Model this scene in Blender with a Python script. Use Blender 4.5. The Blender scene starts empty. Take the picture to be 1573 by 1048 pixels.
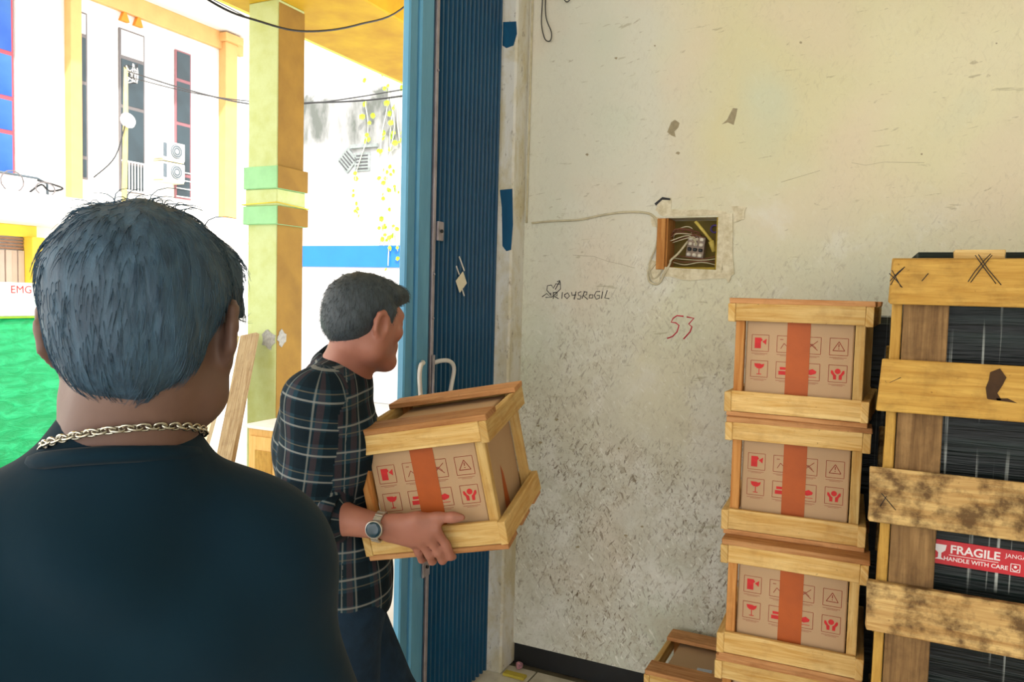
import bpy, bmesh, math, random
import numpy as np
from mathutils import Matrix, Vector, Euler
rnd = random.Random(7)
scene = bpy.context.scene
C = scene.collection

# ---------------------------------------------------------------- camera, world, sun, exposure
FPX, YAW, PITCH, ROLL, CAMH = 1200.0, 25.7, 3.45, 1.49, 1.56
_a, _p, _r = (math.radians(v) for v in (YAW, PITCH, ROLL))
_F0 = Vector((-math.sin(_a), math.cos(_a), 0)); _R0 = Vector((math.cos(_a), math.sin(_a), 0)); _Z = Vector((0, 0, 1))
FW = _F0 * math.cos(_p) - _Z * math.sin(_p); _U0 = _Z * math.cos(_p) + _F0 * math.sin(_p)
RT = _R0 * math.cos(_r) + _U0 * math.sin(_r); UP = _U0 * math.cos(_r) - _R0 * math.sin(_r)
cd = bpy.data.cameras.new('camera'); cam = bpy.data.objects.new('camera', cd); C.objects.link(cam)
cd.sensor_fit = 'HORIZONTAL'; cd.sensor_width = 36.0; cd.lens = FPX / 1573 * 36.0; cd.clip_start = 0.05; cd.clip_end = 200
cam.matrix_world = Matrix(((RT.x, UP.x, -FW.x, 0), (RT.y, UP.y, -FW.y, 0), (RT.z, UP.z, -FW.z, CAMH), (0, 0, 0, 1)))
scene.camera = cam

world = bpy.data.worlds.new('World'); scene.world = world; world.use_nodes = True
bg = world.node_tree.nodes['Background']; bg.inputs[0].default_value = (1.0, 0.99, 0.965, 1); bg.inputs[1].default_value = 1.25
sd = bpy.data.lights.new('sun', 'SUN'); sun = bpy.data.objects.new('sun', sd); C.objects.link(sun)
sd.energy = 2.2; sd.angle = math.radians(1.5); sd.color = (1.0, 0.95, 0.86)
sun.rotation_euler = Vector((0.5, -0.55, 0.67)).to_track_quat('Z', 'Y').to_euler()
vs = scene.view_settings
vs.view_transform = 'Standard'; vs.look = 'None'; vs.exposure = 1.35; vs.gamma = 1.0; vs.use_curve_mapping = False

# ---------------------------------------------------------------- materials
def lin(c):
    return tuple((v / 255 / 12.92 if v / 255 <= 0.04045 else ((v / 255 + 0.055) / 1.055) ** 2.4) for v in c) + (1.0,)
class NT:
    def __init__(s, name):
        s.m = bpy.data.materials.new(name); s.m.use_nodes = True; s.t = s.m.node_tree
        s.b = s.t.nodes['Principled BSDF']
    def n(s, typ, **kw):
        x = s.t.nodes.new(typ)
        for k, v in kw.items(): setattr(x, k, v)
        return x
    def put(s, sock, v):
        if isinstance(v, bpy.types.NodeSocket): s.t.links.new(v, sock)
        else: sock.default_value = v
    def coord(s, which='Object', scale=(1, 1, 1), loc=(0, 0, 0), rot=(0, 0, 0)):
        tc = s.n('ShaderNodeTexCoord'); mp = s.n('ShaderNodeMapping')
        s.t.links.new(tc.outputs[which], mp.inputs[0])
        mp.inputs['Scale'].default_value = scale; mp.inputs['Location'].default_value = loc; mp.inputs['Rotation'].default_value = rot
        return mp.outputs[0]
    def coord_t(s, rot, scale):
        tc = s.n('ShaderNodeTexCoord'); mp = s.n('ShaderNodeMapping', vector_type='TEXTURE'); s.t.links.new(tc.outputs['Object'], mp.inputs[0])
        mp.inputs['Rotation'].default_value = rot; mp.inputs['Scale'].default_value = scale; return mp.outputs[0]
    def noise(s, vec, scale=5, detail=4, rough=0.55, dist=0.0):
        x = s.n('ShaderNodeTexNoise'); s.put(x.inputs['Vector'], vec)
        x.inputs['Scale'].default_value = scale; x.inputs['Detail'].default_value = detail
        x.inputs['Roughness'].default_value = rough; x.inputs['Distortion'].default_value = dist
        return x.outputs[0]
    def ramp(s, fac, *stops):
        x = s.n('ShaderNodeValToRGB'); s.put(x.inputs[0], fac); e = x.color_ramp.elements
        while len(e) < len(stops): e.new(0.5)
        for i, (p, c) in enumerate(stops):
            e[i].position = p; e[i].color = c if isinstance(c, tuple) else (c, c, c, 1)
        return x.outputs[0]
    def mix(s, fac, a, b, mode='MIX'):
        x = s.n('ShaderNodeMix', data_type='RGBA', blend_type=mode)
        s.put(x.inputs[0], fac); s.put(x.inputs[6], a); s.put(x.inputs[7], b)
        return x.outputs[2]
    def math(s, op, a, b=0.0):
        x = s.n('ShaderNodeMath', operation=op); s.put(x.inputs[0], a); s.put(x.inputs[1], b); return x.outputs[0]
    def sep(s, v):
        x = s.n('ShaderNodeSeparateXYZ'); s.put(x.inputs[0], v); return x.outputs
    def rand(s): return s.n('ShaderNodeObjectInfo').outputs['Random']
    def col(s, v): s.put(s.b.inputs['Base Color'], v); return s
    def rough(s, v): s.put(s.b.inputs['Roughness'], v); return s
    def bump(s, h, strength=0.3, dist=0.01):
        x = s.n('ShaderNodeBump'); x.inputs['Strength'].default_value = strength; x.inputs['Distance'].default_value = dist
        s.put(x.inputs['Height'], h); s.t.links.new(x.outputs[0], s.b.inputs['Normal']); return s
MATS = {}
def simple(name, c, rough=0.6, var=0.15, scale=12, bump=0.15, metal=0.0, coat=None, spec=0.5, c2=None):
    if name in MATS: return MATS[name]
    t = NT(name); v = t.coord(); f = t.noise(v, scale, 5)
    a = lin(c); b = lin(c2) if c2 else tuple(x * (1 - var) for x in a[:3]) + (1,)
    t.col(t.mix(t.ramp(f, (0.35, 0.0), (0.68, 1.0)), a, b)).rough(rough)
    t.b.inputs['Metallic'].default_value = metal; t.b.inputs['Specular IOR Level'].default_value = spec
    if bump: t.bump(t.noise(v, scale * 6, 3), bump, 0.003)
    MATS[name] = t.m; return t.m

def wood(name, ca, cb, dirt=None, dirtamt=0.0, sc=1.0, tint=0.25, dr=None):
    if name in MATS: return MATS[name]
    t = NT(name); r = t.rand()
    tc = t.n('ShaderNodeTexCoord'); uv = t.n('ShaderNodeVectorMath', operation='ADD')
    cx = t.n('ShaderNodeCombineXYZ'); t.put(cx.inputs[0], t.math('MULTIPLY', r, 37.0)); t.put(cx.inputs[1], t.math('MULTIPLY', r, 11.0))
    t.t.links.new(tc.outputs['UV'], uv.inputs[0]); t.t.links.new(cx.outputs[0], uv.inputs[1])
    mp = t.n('ShaderNodeMapping'); t.t.links.new(uv.outputs[0], mp.inputs[0]); mp.inputs['Scale'].default_value = (2.2 * sc, 32 * sc, 1)
    g = t.noise(mp.outputs[0], 2.2, 6, 0.6, 0.9)
    m2 = t.n('ShaderNodeMapping'); t.t.links.new(uv.outputs[0], m2.inputs[0]); m2.inputs['Scale'].default_value = (6 * sc, 160 * sc, 1)
    g2 = t.noise(m2.outputs[0], 3.0, 3)
    c = t.mix(t.ramp(g, (0.32, 0.0), (0.7, 1.0)), lin(ca), lin(cb))
    c = t.mix(t.ramp(g2, (0.55, 0.0), (0.8, 0.45)), c, tuple(x * 0.45 for x in lin(cb)[:3]) + (1,))
    big = t.noise(uv.outputs[0], 14, 5, 0.65)
    if dirt: c = t.mix(t.ramp(big, *(dr or ((0.62 - dirtamt * 0.3, 0.0), (0.74, dirtamt)))), c, lin(dirt))
    spk = t.noise(uv.outputs[0], 90, 2)
    c = t.mix(t.ramp(spk, (0.7, 0.0), (0.78, 0.5)), c, lin((90, 55, 25)))
    tv = t.mix(r, (1 - tint, 1 - tint * 1.05, 1 - tint * 1.2, 1), (1, 1, 1, 1))
    c = t.mix(1.0, c, tv, 'MULTIPLY')
    t.col(c).rough(0.75); t.b.inputs['Specular IOR Level'].default_value = 0.25
    t.bump(t.mix(0.5, g, g2), 0.35, 0.004); MATS[name] = t.m; return t.m

pine = wood('pine_wood', (236, 206, 142), (204, 156, 80), (140, 92, 42), 0.35)
pine_orange = wood('orange_pine_wood', (215, 158, 92), (178, 112, 52), (120, 70, 30), 0.3)
pine_red = wood('brown_lid_wood', (216, 164, 112), (176, 118, 68), (110, 66, 32), 0.35)
pallet_y = wood('weathered_yellow_wood', (206, 166, 84), (172, 126, 52), (96, 66, 34), 0.45, tint=0.12)
pallet_d = wood('dirty_brown_wood', (222, 190, 128), (176, 134, 78), (74, 48, 26), 0.9, tint=0.1, dr=((0.44, 0.0), (0.60, 0.85)))
pallet_p = wood('rough_post_wood', (160, 126, 82), (104, 76, 46), (70, 48, 28), 0.6, tint=0.1)
plank_grey = wood('grey_plank_wood', (200, 178, 140), (150, 118, 80), (110, 84, 60), 0.4)
plank_pale = wood('pale_plank_wood', (236, 224, 196), (214, 194, 156), None, 0, tint=0.05)
ply = wood('plywood', (232, 190, 120), (214, 166, 92), None, 0, tint=0.05)
carton_m = simple('cardboard', (188, 158, 124), 0.85, 0.08, 6, 0.08, spec=0.15)
red_ink = simple('red_print', (205, 38, 40), 0.7, 0.2, 60, 0)
dark_ink = simple('dark_red_print', (150, 62, 46), 0.8, 0.2, 60, 0)
tape_m = simple('brown_packing_tape', (178, 84, 18), 0.6, 0.16, 16, 0.12)
gate_m = NT('blue_gate_paint'); _v = gate_m.coord(scale=(1, 1, 0.25)); _n = gate_m.noise(_v, 9, 6, 0.65)
_c = gate_m.mix(gate_m.ramp(_n, (0.35, 0.0), (0.75, 1.0)), lin((10, 84, 122)), lin((6, 58, 92)))
_s = gate_m.noise(gate_m.coord(scale=(1, 1, 0.08)), 60, 3)
gate_m.col(gate_m.mix(gate_m.ramp(_s, (0.70, 0.0), (0.76, 0.35)), _c, lin((130, 175, 190)))).rough(0.42); gate_m = gate_m.m
gate_l = NT('lit_blue_gate_paint'); _v = gate_l.coord(scale=(1, 1, 0.2)); _n = gate_l.noise(_v, 8, 6, 0.65)  # gate paint lightened so the post carries the outdoor light in its colour
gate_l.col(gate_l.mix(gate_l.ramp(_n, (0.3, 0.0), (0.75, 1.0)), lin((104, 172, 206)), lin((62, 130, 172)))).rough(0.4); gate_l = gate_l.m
steel = simple('galvanised_steel', (176, 168, 176), 0.45, 0.3, 20, 0.1, metal=0.6)
white_metal = simple('white_metal', (228, 224, 220), 0.4, 0.1, 14, 0.05)
black_wire = simple('black_wire', (28, 28, 30), 0.5, 0.2, 20, 0)
grey_wire = simple('grey_cable', (206, 196, 164), 0.6, 0.25, 30, 0.1)
skin = NT('skin'); _v = skin.coord(); _n = skin.noise(_v, 9, 4)
skin.col(skin.mix(skin.ramp(_n, (0.3, 0.0), (0.7, 1.0)), lin((172, 116, 98)), lin((150, 96, 80)))).rough(0.5)
skin.b.inputs['Subsurface Weight'].default_value = 0.08; skin.b.inputs['Subsurface Radius'].default_value = (0.01, 0.004, 0.002)
skin.bump(skin.noise(_v, 260, 3), 0.12, 0.001); skin = skin.m
skin_d = NT('shaded_tan_skin'); _v = skin_d.coord(); _n = skin_d.noise(_v, 10, 4)  # skin darkened in colour for the shade on the man's back
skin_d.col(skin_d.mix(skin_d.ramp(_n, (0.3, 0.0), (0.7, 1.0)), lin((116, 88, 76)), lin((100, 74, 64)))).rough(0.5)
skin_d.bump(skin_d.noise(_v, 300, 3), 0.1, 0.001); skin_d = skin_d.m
def hairmat(name, a, b, sc):
    t = NT(name); v = t.coord(scale=(1, 1, 0.3)); f = t.noise(v, sc, 5, 0.6)
    t.col(t.mix(t.ramp(f, (0.35, 0.0), (0.7, 1.0)), lin(a), lin(b))).rough(0.55)
    t.bump(f, 0.6, 0.004); return t.m
hair_a = hairmat('hazy_black_hair', (60, 90, 112), (36, 60, 80), 90)  # bluish lens haze is mixed into the hair colour
hair_b = hairmat('greying_black_hair', (58, 70, 78), (36, 46, 54), 160)
shirt_navy = NT('navy_cotton'); _v = shirt_navy.coord(); _n = shirt_navy.noise(_v, 6, 4)
shirt_navy.col(shirt_navy.mix(_n, lin((12, 42, 56)), lin((6, 28, 42)))).rough(0.9); shirt_navy.b.inputs['Specular IOR Level'].default_value = 0.15
shirt_navy.b.inputs['Sheen Weight'].default_value = 0.05
shirt_navy.bump(shirt_navy.noise(_v, 14, 3), 0.25, 0.008); shirt_navy = shirt_navy.m
denim = simple('dark_denim', (30, 52, 74), 0.85, 0.35, 30, 0.3, spec=0.2)
shoe_m = simple('dark_leather', (40, 34, 30), 0.5, 0.3, 12, 0.1)

# ---------------------------------------------------------------- mesh helpers
def tag(o, label=None, cat=None, group=None, kind=None):
    if label: o['label'] = label
    if cat: o['category'] = cat
    if group: o['group'] = group
    if kind: o['kind'] = kind
    return o
def O(name, me, mat=None, parent=None, loc=(0, 0, 0), rot=(0, 0, 0), label=None, cat=None, group=None, kind=None):
    o = bpy.data.objects.new(name, me); C.objects.link(o)
    if mat and me is not None and not me.materials: me.materials.append(mat)
    o.parent = parent; o.location = loc; o.rotation_euler = rot
    return tag(o, label, cat, group, kind)
def empty(name, loc=(0, 0, 0), rot=(0, 0, 0), parent=None, **kw):
    o = bpy.data.objects.new(name, None); C.objects.link(o); o.location = loc; o.rotation_euler = rot; o.parent = parent
    o.empty_display_size = 0.1
    return tag(o, **kw)
def copy_tree(o, parent=None):
    c = o.copy(); C.objects.link(c); c.parent = parent
    for ch in list(o.children): copy_tree(ch, c)
    return c
def from_bm(bm, name='mesh', smooth=False):
    me = bpy.data.meshes.new(name); bm.normal_update(); bm.to_mesh(me); bm.free()
    if smooth: me.polygons.foreach_set('use_smooth', [True] * len(me.polygons))
    return me
def pyd(verts, faces, name='mesh', smooth=False):
    me = bpy.data.meshes.new(name); me.from_pydata([tuple(v) for v in verts], [], [tuple(f) for f in faces]); me.update()
    if smooth: me.polygons.foreach_set('use_smooth', [True] * len(me.polygons))
    return me
_boxc = {}
def boxm(sx, sy, sz, bev=0.0015, mat=None, jit=0.0):
    key = (round(sx, 4), round(sy, 4), round(sz, 4), bev, mat.name if mat else None)
    if key in _boxc and not jit: return _boxc[key]
    bm = bmesh.new(); bmesh.ops.create_cube(bm, size=1.0)
    for v in bm.verts:
        v.co = Vector((v.co.x * sx, v.co.y * sy, v.co.z * sz))
        if jit: v.co += Vector([rnd.uniform(-jit, jit) for _ in range(3)])
    if bev: bmesh.ops.bevel(bm, geom=list(bm.edges), offset=bev, segments=1, affect='EDGES')
    uvl = bm.loops.layers.uv.new('UVMap'); S = (sx, sy, sz); ax = sorted(range(3), key=lambda i: -S[i])
    for f in bm.faces:
        for l in f.loops:
            p = l.vert.co; l[uvl].uv = (p[ax[0]], p[ax[1]] + p[ax[2]])
    me = from_bm(bm)
    if mat: me.materials.append(mat)
    if not jit: _boxc[key] = me
    return me
def box(name, x0, x1, y0, y1, z0, z1, mat, parent=None, bev=0.0015, jit=0.0, **kw):
    return O(name, boxm(x1 - x0, y1 - y0, z1 - z0, bev, mat, jit), mat, parent, ((x0 + x1) / 2, (y0 + y1) / 2, (z0 + z1) / 2), **kw)
def tube_data(pts, rad, sides=6, closed=False):
    P = [Vector(p) for p in pts]; n = len(P); V = []; Fc = []
    R = rad if isinstance(rad, (list, tuple)) else [rad] * n
    nrm = None
    for i in range(n):
        a = P[i - 1] if (i > 0 or closed) else P[i]; b = P[(i + 1) % n] if (i < n - 1 or closed) else P[i]
        t = (b - a).normalized()
        if nrm is None:
            nrm = t.cross(Vector((0, 0, 1)) if abs(t.z) < 0.9 else Vector((1, 0, 0))).normalized()
        nrm = (nrm - t * nrm.dot(t)).normalized(); bn = t.cross(nrm)
        for k in range(sides):
            an = 2 * math.pi * k / sides; V.append(P[i] + (nrm * math.cos(an) + bn * math.sin(an)) * R[i])
    for i in range(n if closed else n - 1):
        for k in range(sides):
            j = (i + 1) % n
            Fc.append((i * sides + k, i * sides + (k + 1) % sides, j * sides + (k + 1) % sides, j * sides + k))
    if not closed:
        Fc.append(tuple(range(sides - 1, -1, -1))); Fc.append(tuple((n - 1) * sides + k for k in range(sides)))
    return V, Fc
def tubes(lst, sides=6, smooth=True):
    V = []; Fc = []
    for pts, r in lst:
        v, f = tube_data(pts, r, sides); o = len(V); V += v; Fc += [tuple(i + o for i in q) for q in f]
    return pyd(V, Fc, smooth=smooth)
def spline(pts, n=8):
    P = [Vector(p) for p in pts]; out = []
    for i in range(len(P) - 1):
        p0 = P[max(i - 1, 0)]; p1 = P[i]; p2 = P[i + 1]; p3 = P[min(i + 2, len(P) - 1)]
        for k in range(n):
            t = k / n
            out.append(0.5 * ((2 * p1) + (p2 - p0) * t + (2 * p0 - 5 * p1 + 4 * p2 - p3) * t * t + (-p0 + 3 * p1 - 3 * p2 + p3) * t ** 3))
    out.append(P[-1]); return out
def prism(poly, y0, y1, name='mesh'):
    """polygon in (x,z), extruded along y"""
    n = len(poly); V = [(x, y0, z) for x, z in poly] + [(x, y1, z) for x, z in poly]
    Fc = [tuple(range(n)), tuple(range(2 * n - 1, n - 1, -1))] + [(i, i + n, (i + 1) % n + n, (i + 1) % n) for i in range(n)]
    me = pyd(V, Fc, name); bm = bmesh.new(); bm.from_mesh(me); bmesh.ops.recalc_face_normals(bm, faces=bm.faces); bm.to_mesh(me); bm.free()
    return me
def lathe(prof, n=20, name='mesh'):
    V = []; Fc = []
    for r, z in prof:
        for k in range(n): V.append((r * math.cos(2 * math.pi * k / n), r * math.sin(2 * math.pi * k / n), z))
    for i in range(len(prof) - 1):
        for k in range(n): Fc.append((i * n + k, i * n + (k + 1) % n, (i + 1) * n + (k + 1) % n, (i + 1) * n + k))
    Fc.append(tuple(range(n - 1, -1, -1))); Fc.append(tuple((len(prof) - 1) * n + k for k in range(n)))
    return pyd(V, Fc, name, True)
def text_mesh(s, size, bold=0.0):
    cu = bpy.data.curves.new('t', 'FONT'); cu.body = s; cu.size = size; cu.align_x = 'CENTER'; cu.align_y = 'CENTER'; cu.offset = bold
    cu.resolution_u = 3
    ob = bpy.data.objects.new('t', cu); C.objects.link(ob); dg = bpy.context.evaluated_depsgraph_get()
    me = bpy.data.meshes.new_from_object(ob.evaluated_get(dg)); bpy.data.objects.remove(ob); bpy.data.curves.remove(cu); return me
def pix(x, y, axis, val):
    d = RT * ((x - 786.5) / FPX) - UP * ((y - 524) / FPX) + FW
    t = (val - (0, 0, CAMH)[axis]) / d[axis]; return Vector((0, 0, CAMH)) + d * t

# ---------------------------------------------------------------- setting: room
YW = 2.915; XP = -1.36; YP = 2.80
HX0, HX1, HZ0, HZ1 = -0.773, -0.577, 1.667, 1.860
t = NT('old_plaster_wall'); v = t.coord()
s = t.sep(v)
def streak(rot, sx, sz, det=4, dist=0.5, r_=0.65):
    return t.noise(t.coord_t((0, rot, 0), (1 / sx, 1, 1 / sz)), 1.0, det, r_, dist)
big = t.noise(v, 1.1, 4, 0.5); mid = t.noise(v, 4.5, 6, 0.65, 0.4); fine = t.noise(v, 42, 6, 0.7, 0.5); hue = t.noise(v, 1.7, 2)
c = t.mix(t.ramp(big, (0.38, 0.0), (0.62, 1.0)), lin((227, 221, 188)), lin((216, 210, 172)))
cool = t.ramp(t.math('ADD', t.math('MULTIPLY', s[2], -0.40), t.math('ADD', 0.72, t.math('MULTIPLY', big, 0.75))), (0.33, 0.0), (0.72, 1.0))
left = t.ramp(t.math('ADD', t.math('MULTIPLY', s[0], -0.8), t.math('MULTIPLY', big, 0.6)), (0.85, 0.0), (1.45, 0.8))
c = t.mix(t.math('MAXIMUM', cool, left), c, lin((214, 214, 202)))
c = t.mix(t.ramp(hue, (0.52, 0.0), (0.68, 0.5)), c, lin((224, 206, 186))); c = t.mix(t.ramp(hue, (0.32, 0.5), (0.46, 0.0)), c, lin((202, 212, 192)))
low = t.ramp(t.math('ADD', t.math('MULTIPLY', s[2], -0.5), t.math('ADD', 0.75, t.math('MULTIPLY', mid, 0.6))), (0.12, 0.10), (0.66, 1.0))
clump = t.ramp(t.noise(v, 3.6, 5, 0.6, 0.3), (0.38, 0.2), (0.56, 1.0)); dense = t.math('MULTIPLY', clump, low)
chalk = t.ramp(mid, (0.50, 0.0), (0.62, 0.8)); c = t.mix(t.math('MULTIPLY', chalk, cool), c, lin((230, 230, 222)))
gr = t.ramp(mid, (0.36, 0.55), (0.50, 0.0)); c = t.mix(t.math('MULTIPLY', gr, low), c, lin((198, 193, 174)))
c = t.mix(t.math('MULTIPLY', t.ramp(fine, (0.50, 0.0), (0.64, 0.55)), dense), c, lin((168, 156, 130)))
for rot, sx, sz, th, col_, am in ((0.5, 95, 26, .58, (116, 98, 78), .8), (-0.45, 90, 24, .59, (128, 112, 90), .75), (0.1, 120, 34, .605, (92, 78, 62), .8), (1.4, 60, 14, .65, (142, 130, 98), .5)):
    k_ = t.ramp(streak(rot, sx, sz), (th, 0.0), (th + .05, am)); c = t.mix(t.math('MULTIPLY', k_, dense if abs(rot) < 1 else t.math('SUBTRACT', 1.0, t.math('MULTIPLY', low, .7))), c, lin(col_))
wf = t.ramp(streak(-.7, 80, 26), (.60, 0.0), (.66, .8)); c = t.mix(t.math('MULTIPLY', wf, low), c, lin((240, 240, 232)))
c = t.mix(t.math('MULTIPLY', t.ramp(streak(1.5, 40, 7), (.66, 0.0), (.70, .6)), .7), c, lin((150, 142, 104)))
t.col(c).rough(0.9); t.b.inputs['Specular IOR Level'].default_value = 0.2
t.bump(t.mix(0.5, fine, mid), 0.5, 0.006); plaster = t.m
t = NT('pillar_plaster'); v = t.coord(); s = t.sep(v); mid = t.noise(t.coord(scale=(1, 1, 0.5)), 7, 6, 0.7, 0.5); fine = t.noise(t.coord(scale=(1, 1, 0.45)), 46, 6, 0.75)
c = t.mix(t.ramp(mid, (0.42, 0.0), (0.6, 1.0)), lin((222, 220, 212)), lin((204, 194, 162)))
c = t.mix(t.ramp(fine, (0.58, 0.0), (0.68, 0.75)), c, lin((124, 110, 84))); t.col(c).rough(0.9); t.bump(mid, 0.6, 0.01); pillar_m = t.m
dark_skirt = simple('black_skirting', (22, 24, 26), 0.6, 0.3, 20, 0.2)

def wall_with_hole():
    xs = [XP - 0.3, HX0, HX1, 4.2]; zs = [0.092, HZ0, HZ1, 3.6]; V = []; Fc = []
    for y in (YW, YW + 0.2):
        for z in zs:
            for x in xs: V.append((x, y, z))
    for i in range(3):
        for j in range(3):
            if i == 1 and j == 1: continue
            a = j * 4 + i; Fc.append((a, a + 1, a + 5, a + 4)); b = a + 16; Fc.append((b, b + 4, b + 5, b + 1))
    for a, b in ((5, 6), (6, 10), (10, 9), (9, 5)): Fc.append((a, b, b + 16, a + 16))
    per = [0, 1, 2, 3, 7, 11, 15, 14, 13, 12, 8, 4]
    for i in range(12): a, b = per[i], per[(i + 1) % 12]; Fc.append((b, a, a + 16, b + 16))
    return pyd(V, Fc)
wall = O('wall_right', wall_with_hole(), plaster, kind='structure', label='stained cream plaster wall with fuse box recess and scribbles', cat='wall')
box('baseboard_right', XP - 0.02, 4.2, YW + 0.012, YW + 0.2, 0, 0.092, dark_skirt, kind='structure', label='black skirting strip along the foot of the plaster wall', cat='baseboard')
pil = box('wall_pillar', -1.66, XP, YP, YW + 0.4, 0, 3.6, pillar_m, bev=0.008, kind='structure', label='narrow worn plaster pillar beside the blue folding gate', cat='wall')
ceil_m = simple('ceiling_paint', (222, 216, 200), 0.9, 0.1, 4, 0.1)
box('ceiling', -1.66, 4.2, -4.0, YW + 0.4, 3.6, 3.75, ceil_m, kind='structure', label='pale concrete ceiling slab above the store room', cat='ceiling')
box('wall_back_blocker', 4.2, 4.35, -4.0, YW + 0.4, -0.15, 3.6, ceil_m, kind='structure', label='unseen rear wall added to cut light into the store room', cat='wall')  # out of view; added to block light from this side
# floor: slab and tiles
grout = simple('grout', (120, 112, 92), 0.9, 0.2, 20, 0.2)
tile_m = NT('floor_tile'); _r = tile_m.rand(); _v = tile_m.coord(); _n = tile_m.noise(_v, 14, 5)
tile_m.col(tile_m.mix(tile_m.ramp(_n, (0.4, 0.0), (0.7, 0.7)), lin((226, 220, 204)), lin((186, 178, 156)))).rough(0.45); tile_m = tile_m.m
fl = box('floor', -1.66, 4.2, -4.0, YW + 0.2, -0.15, -0.008, grout, kind='structure', label='pale worn tiled floor of the store room', cat='floor')
tm = boxm(0.392, 0.392, 0.008, 0.001, tile_m)
for i in range(8):
    for j in range(9):
        O('tile', tm, tile_m, fl, (-1.44 + i * 0.4 - 1.27, 2.70 - j * 0.4 + 0.4425, 0.075))
street_m = simple('pale_asphalt', (205, 202, 196), 0.9, 0.12, 3, 0.3)
box('street', -40, -1.66, -30, 40, -0.3, -0.02, street_m, kind='structure', label='sunlit pale street and pavement outside', cat='ground')

# wear on the wall: chips, mortar blobs, scribbles (all flush, children of the wall)
def wp(x, y, off=0.0):
    p = pix(x, y, 1, YW); p.y -= off; return p
chip_m = simple('bare_brown_plaster', (166, 154, 124), 0.95, 0.25, 60, 0.4)
mortar_m = simple('bare_mortar', (226, 218, 192), 0.95, 0.3, 50, 0.6, c2=(196, 184, 150))
def chip(poly, mat, th=0.0015, name='plaster_chip'):
    P = [wp(x, y) for x, y in poly]; return O(name, prism([(p.x, p.z) for p in P], YW - th, YW + 0.002), mat, wall)
chip([(1025, 203), (1031, 188), (1037, 184), (1044, 189), (1042, 196), (1036, 202), (1038, 211), (1031, 208)], chip_m)
chip([(1109, 191), (1117, 184), (1126, 166), (1133, 167), (1130, 180), (1127, 192), (1118, 188)], chip_m)
chip([(792, 128), (802, 126), (803, 150), (798, 172), (793, 165)], chip_m)
for k in range(14):
    x = rnd.uniform(860, 1560); y = rnd.uniform(20, 330) if k % 2 else rnd.uniform(600, 960)
    if x > 1080 and y > 400: x -= 260
    r = rnd.uniform(1.2, 2.8); a = rnd.uniform(0, 3)
    chip([(x + r * 1.4 * math.cos(a + q) * rnd.uniform(.5, 1.2), y + r * math.sin(a + q) * rnd.uniform(.5, 1.2)) for q in (0, 1.2, 2.4, 3.6, 5)], chip_m, 0.001)
blobs = [[(1010, 306), (1030, 303), (1033, 330), (1014, 332), (1008, 322)], [(1125, 316), (1146, 318), (1143, 338), (1128, 342)], [(998, 330), (1016, 334), (1017, 352), (1002, 348)],
         [(1111, 330), (1124, 328), (1127, 420), (1120, 436), (1110, 420)], [(1022, 410), (1112, 416), (1118, 428), (1060, 430), (1018, 424)], [(1020, 322), (1112, 324), (1120, 332), (1028, 333)], [(1000, 400), (1016, 404), (1014, 436), (1000, 432), (994, 416)]]
for b in blobs:
    pts = []
    for i in range(len(b)):
        a, d = b[i], b[(i + 1) % len(b)]
        for q in (0, .33, .66): pts.append((a[0] + (d[0] - a[0]) * q + rnd.uniform(-1.5, 1.5), a[1] + (d[1] - a[1]) * q + rnd.uniform(-1.5, 1.5)))
    chip(pts, mortar_m, rnd.uniform(0.003, 0.006), 'mortar_patch')
chip([(1006, 313), (1018, 303), (1030, 305), (1030, 308), (1018, 307), (1008, 316)], dark_skirt, 0.0065, 'plaster_gap')
def strokes(lst, w, mat, name):
    return O(name, tubes([([wp(x, y, 0.0002) for x, y in s], w) for s in lst], 5), mat, wall)
ink = simple('black_marker', (34, 30, 32), 0.7, 0.2, 40, 0); redink = simple('red_marker', (206, 40, 62), 0.7, 0.2, 40, 0)
strokes([[(846, 453), (840, 446), (841, 439), (847, 438), (850, 443), (854, 436), (861, 437), (861, 444), (853, 452), (847, 457), (846, 450)], [(853, 445), (860, 432)], [(856, 433), (860, 431), (861, 436)],
         [(833, 456), (840, 451), (846, 457), (838, 457)],
         [(850, 449), (850, 459)], [(850, 450), (856, 449), (856, 454), (851, 455), (858, 459)], [(864, 449), (863, 459)], [(867, 453), (872, 450), (875, 455), (871, 459), (867, 455), (868, 452)],
         [(878, 449), (879, 454), (885, 453)], [(885, 448), (882, 460)], [(893, 448), (888, 450), (889, 454), (893, 455), (891, 460), (887, 459)],
         [(898, 448), (894, 459)], [(897, 448), (902, 449), (901, 453), (896, 454), (903, 460)], [(906, 453), (911, 453), (910, 458), (905, 458), (906, 453)], [(922, 448), (916, 448), (913, 454), (916, 460), (921, 458), (921, 454), (917, 454)],
         [(926, 448), (924, 459)], [(933, 446), (929, 458), (936, 459)]], 0.0019, ink, 'black_handwriting')
strokes([[(1050, 486), (1040, 485), (1034, 489), (1031, 495), (1038, 496), (1043, 500), (1040, 510), (1033, 517), (1025, 520)], [(1055, 487), (1066, 489), (1058, 498), (1063, 502), (1060, 510), (1050, 521)]], 0.0027, redink, 'red_handwriting')
strokes([[(880, 392), (912, 394), (935, 402), (958, 407), (975, 412)]], 0.0006, chip_m, 'crack')
strokes([[(1308, 250), (1330, 254), (1358, 249), (1420, 250)], [(1200, 280), (1260, 262)]], 0.0005, chip_m, 'crack')

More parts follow.
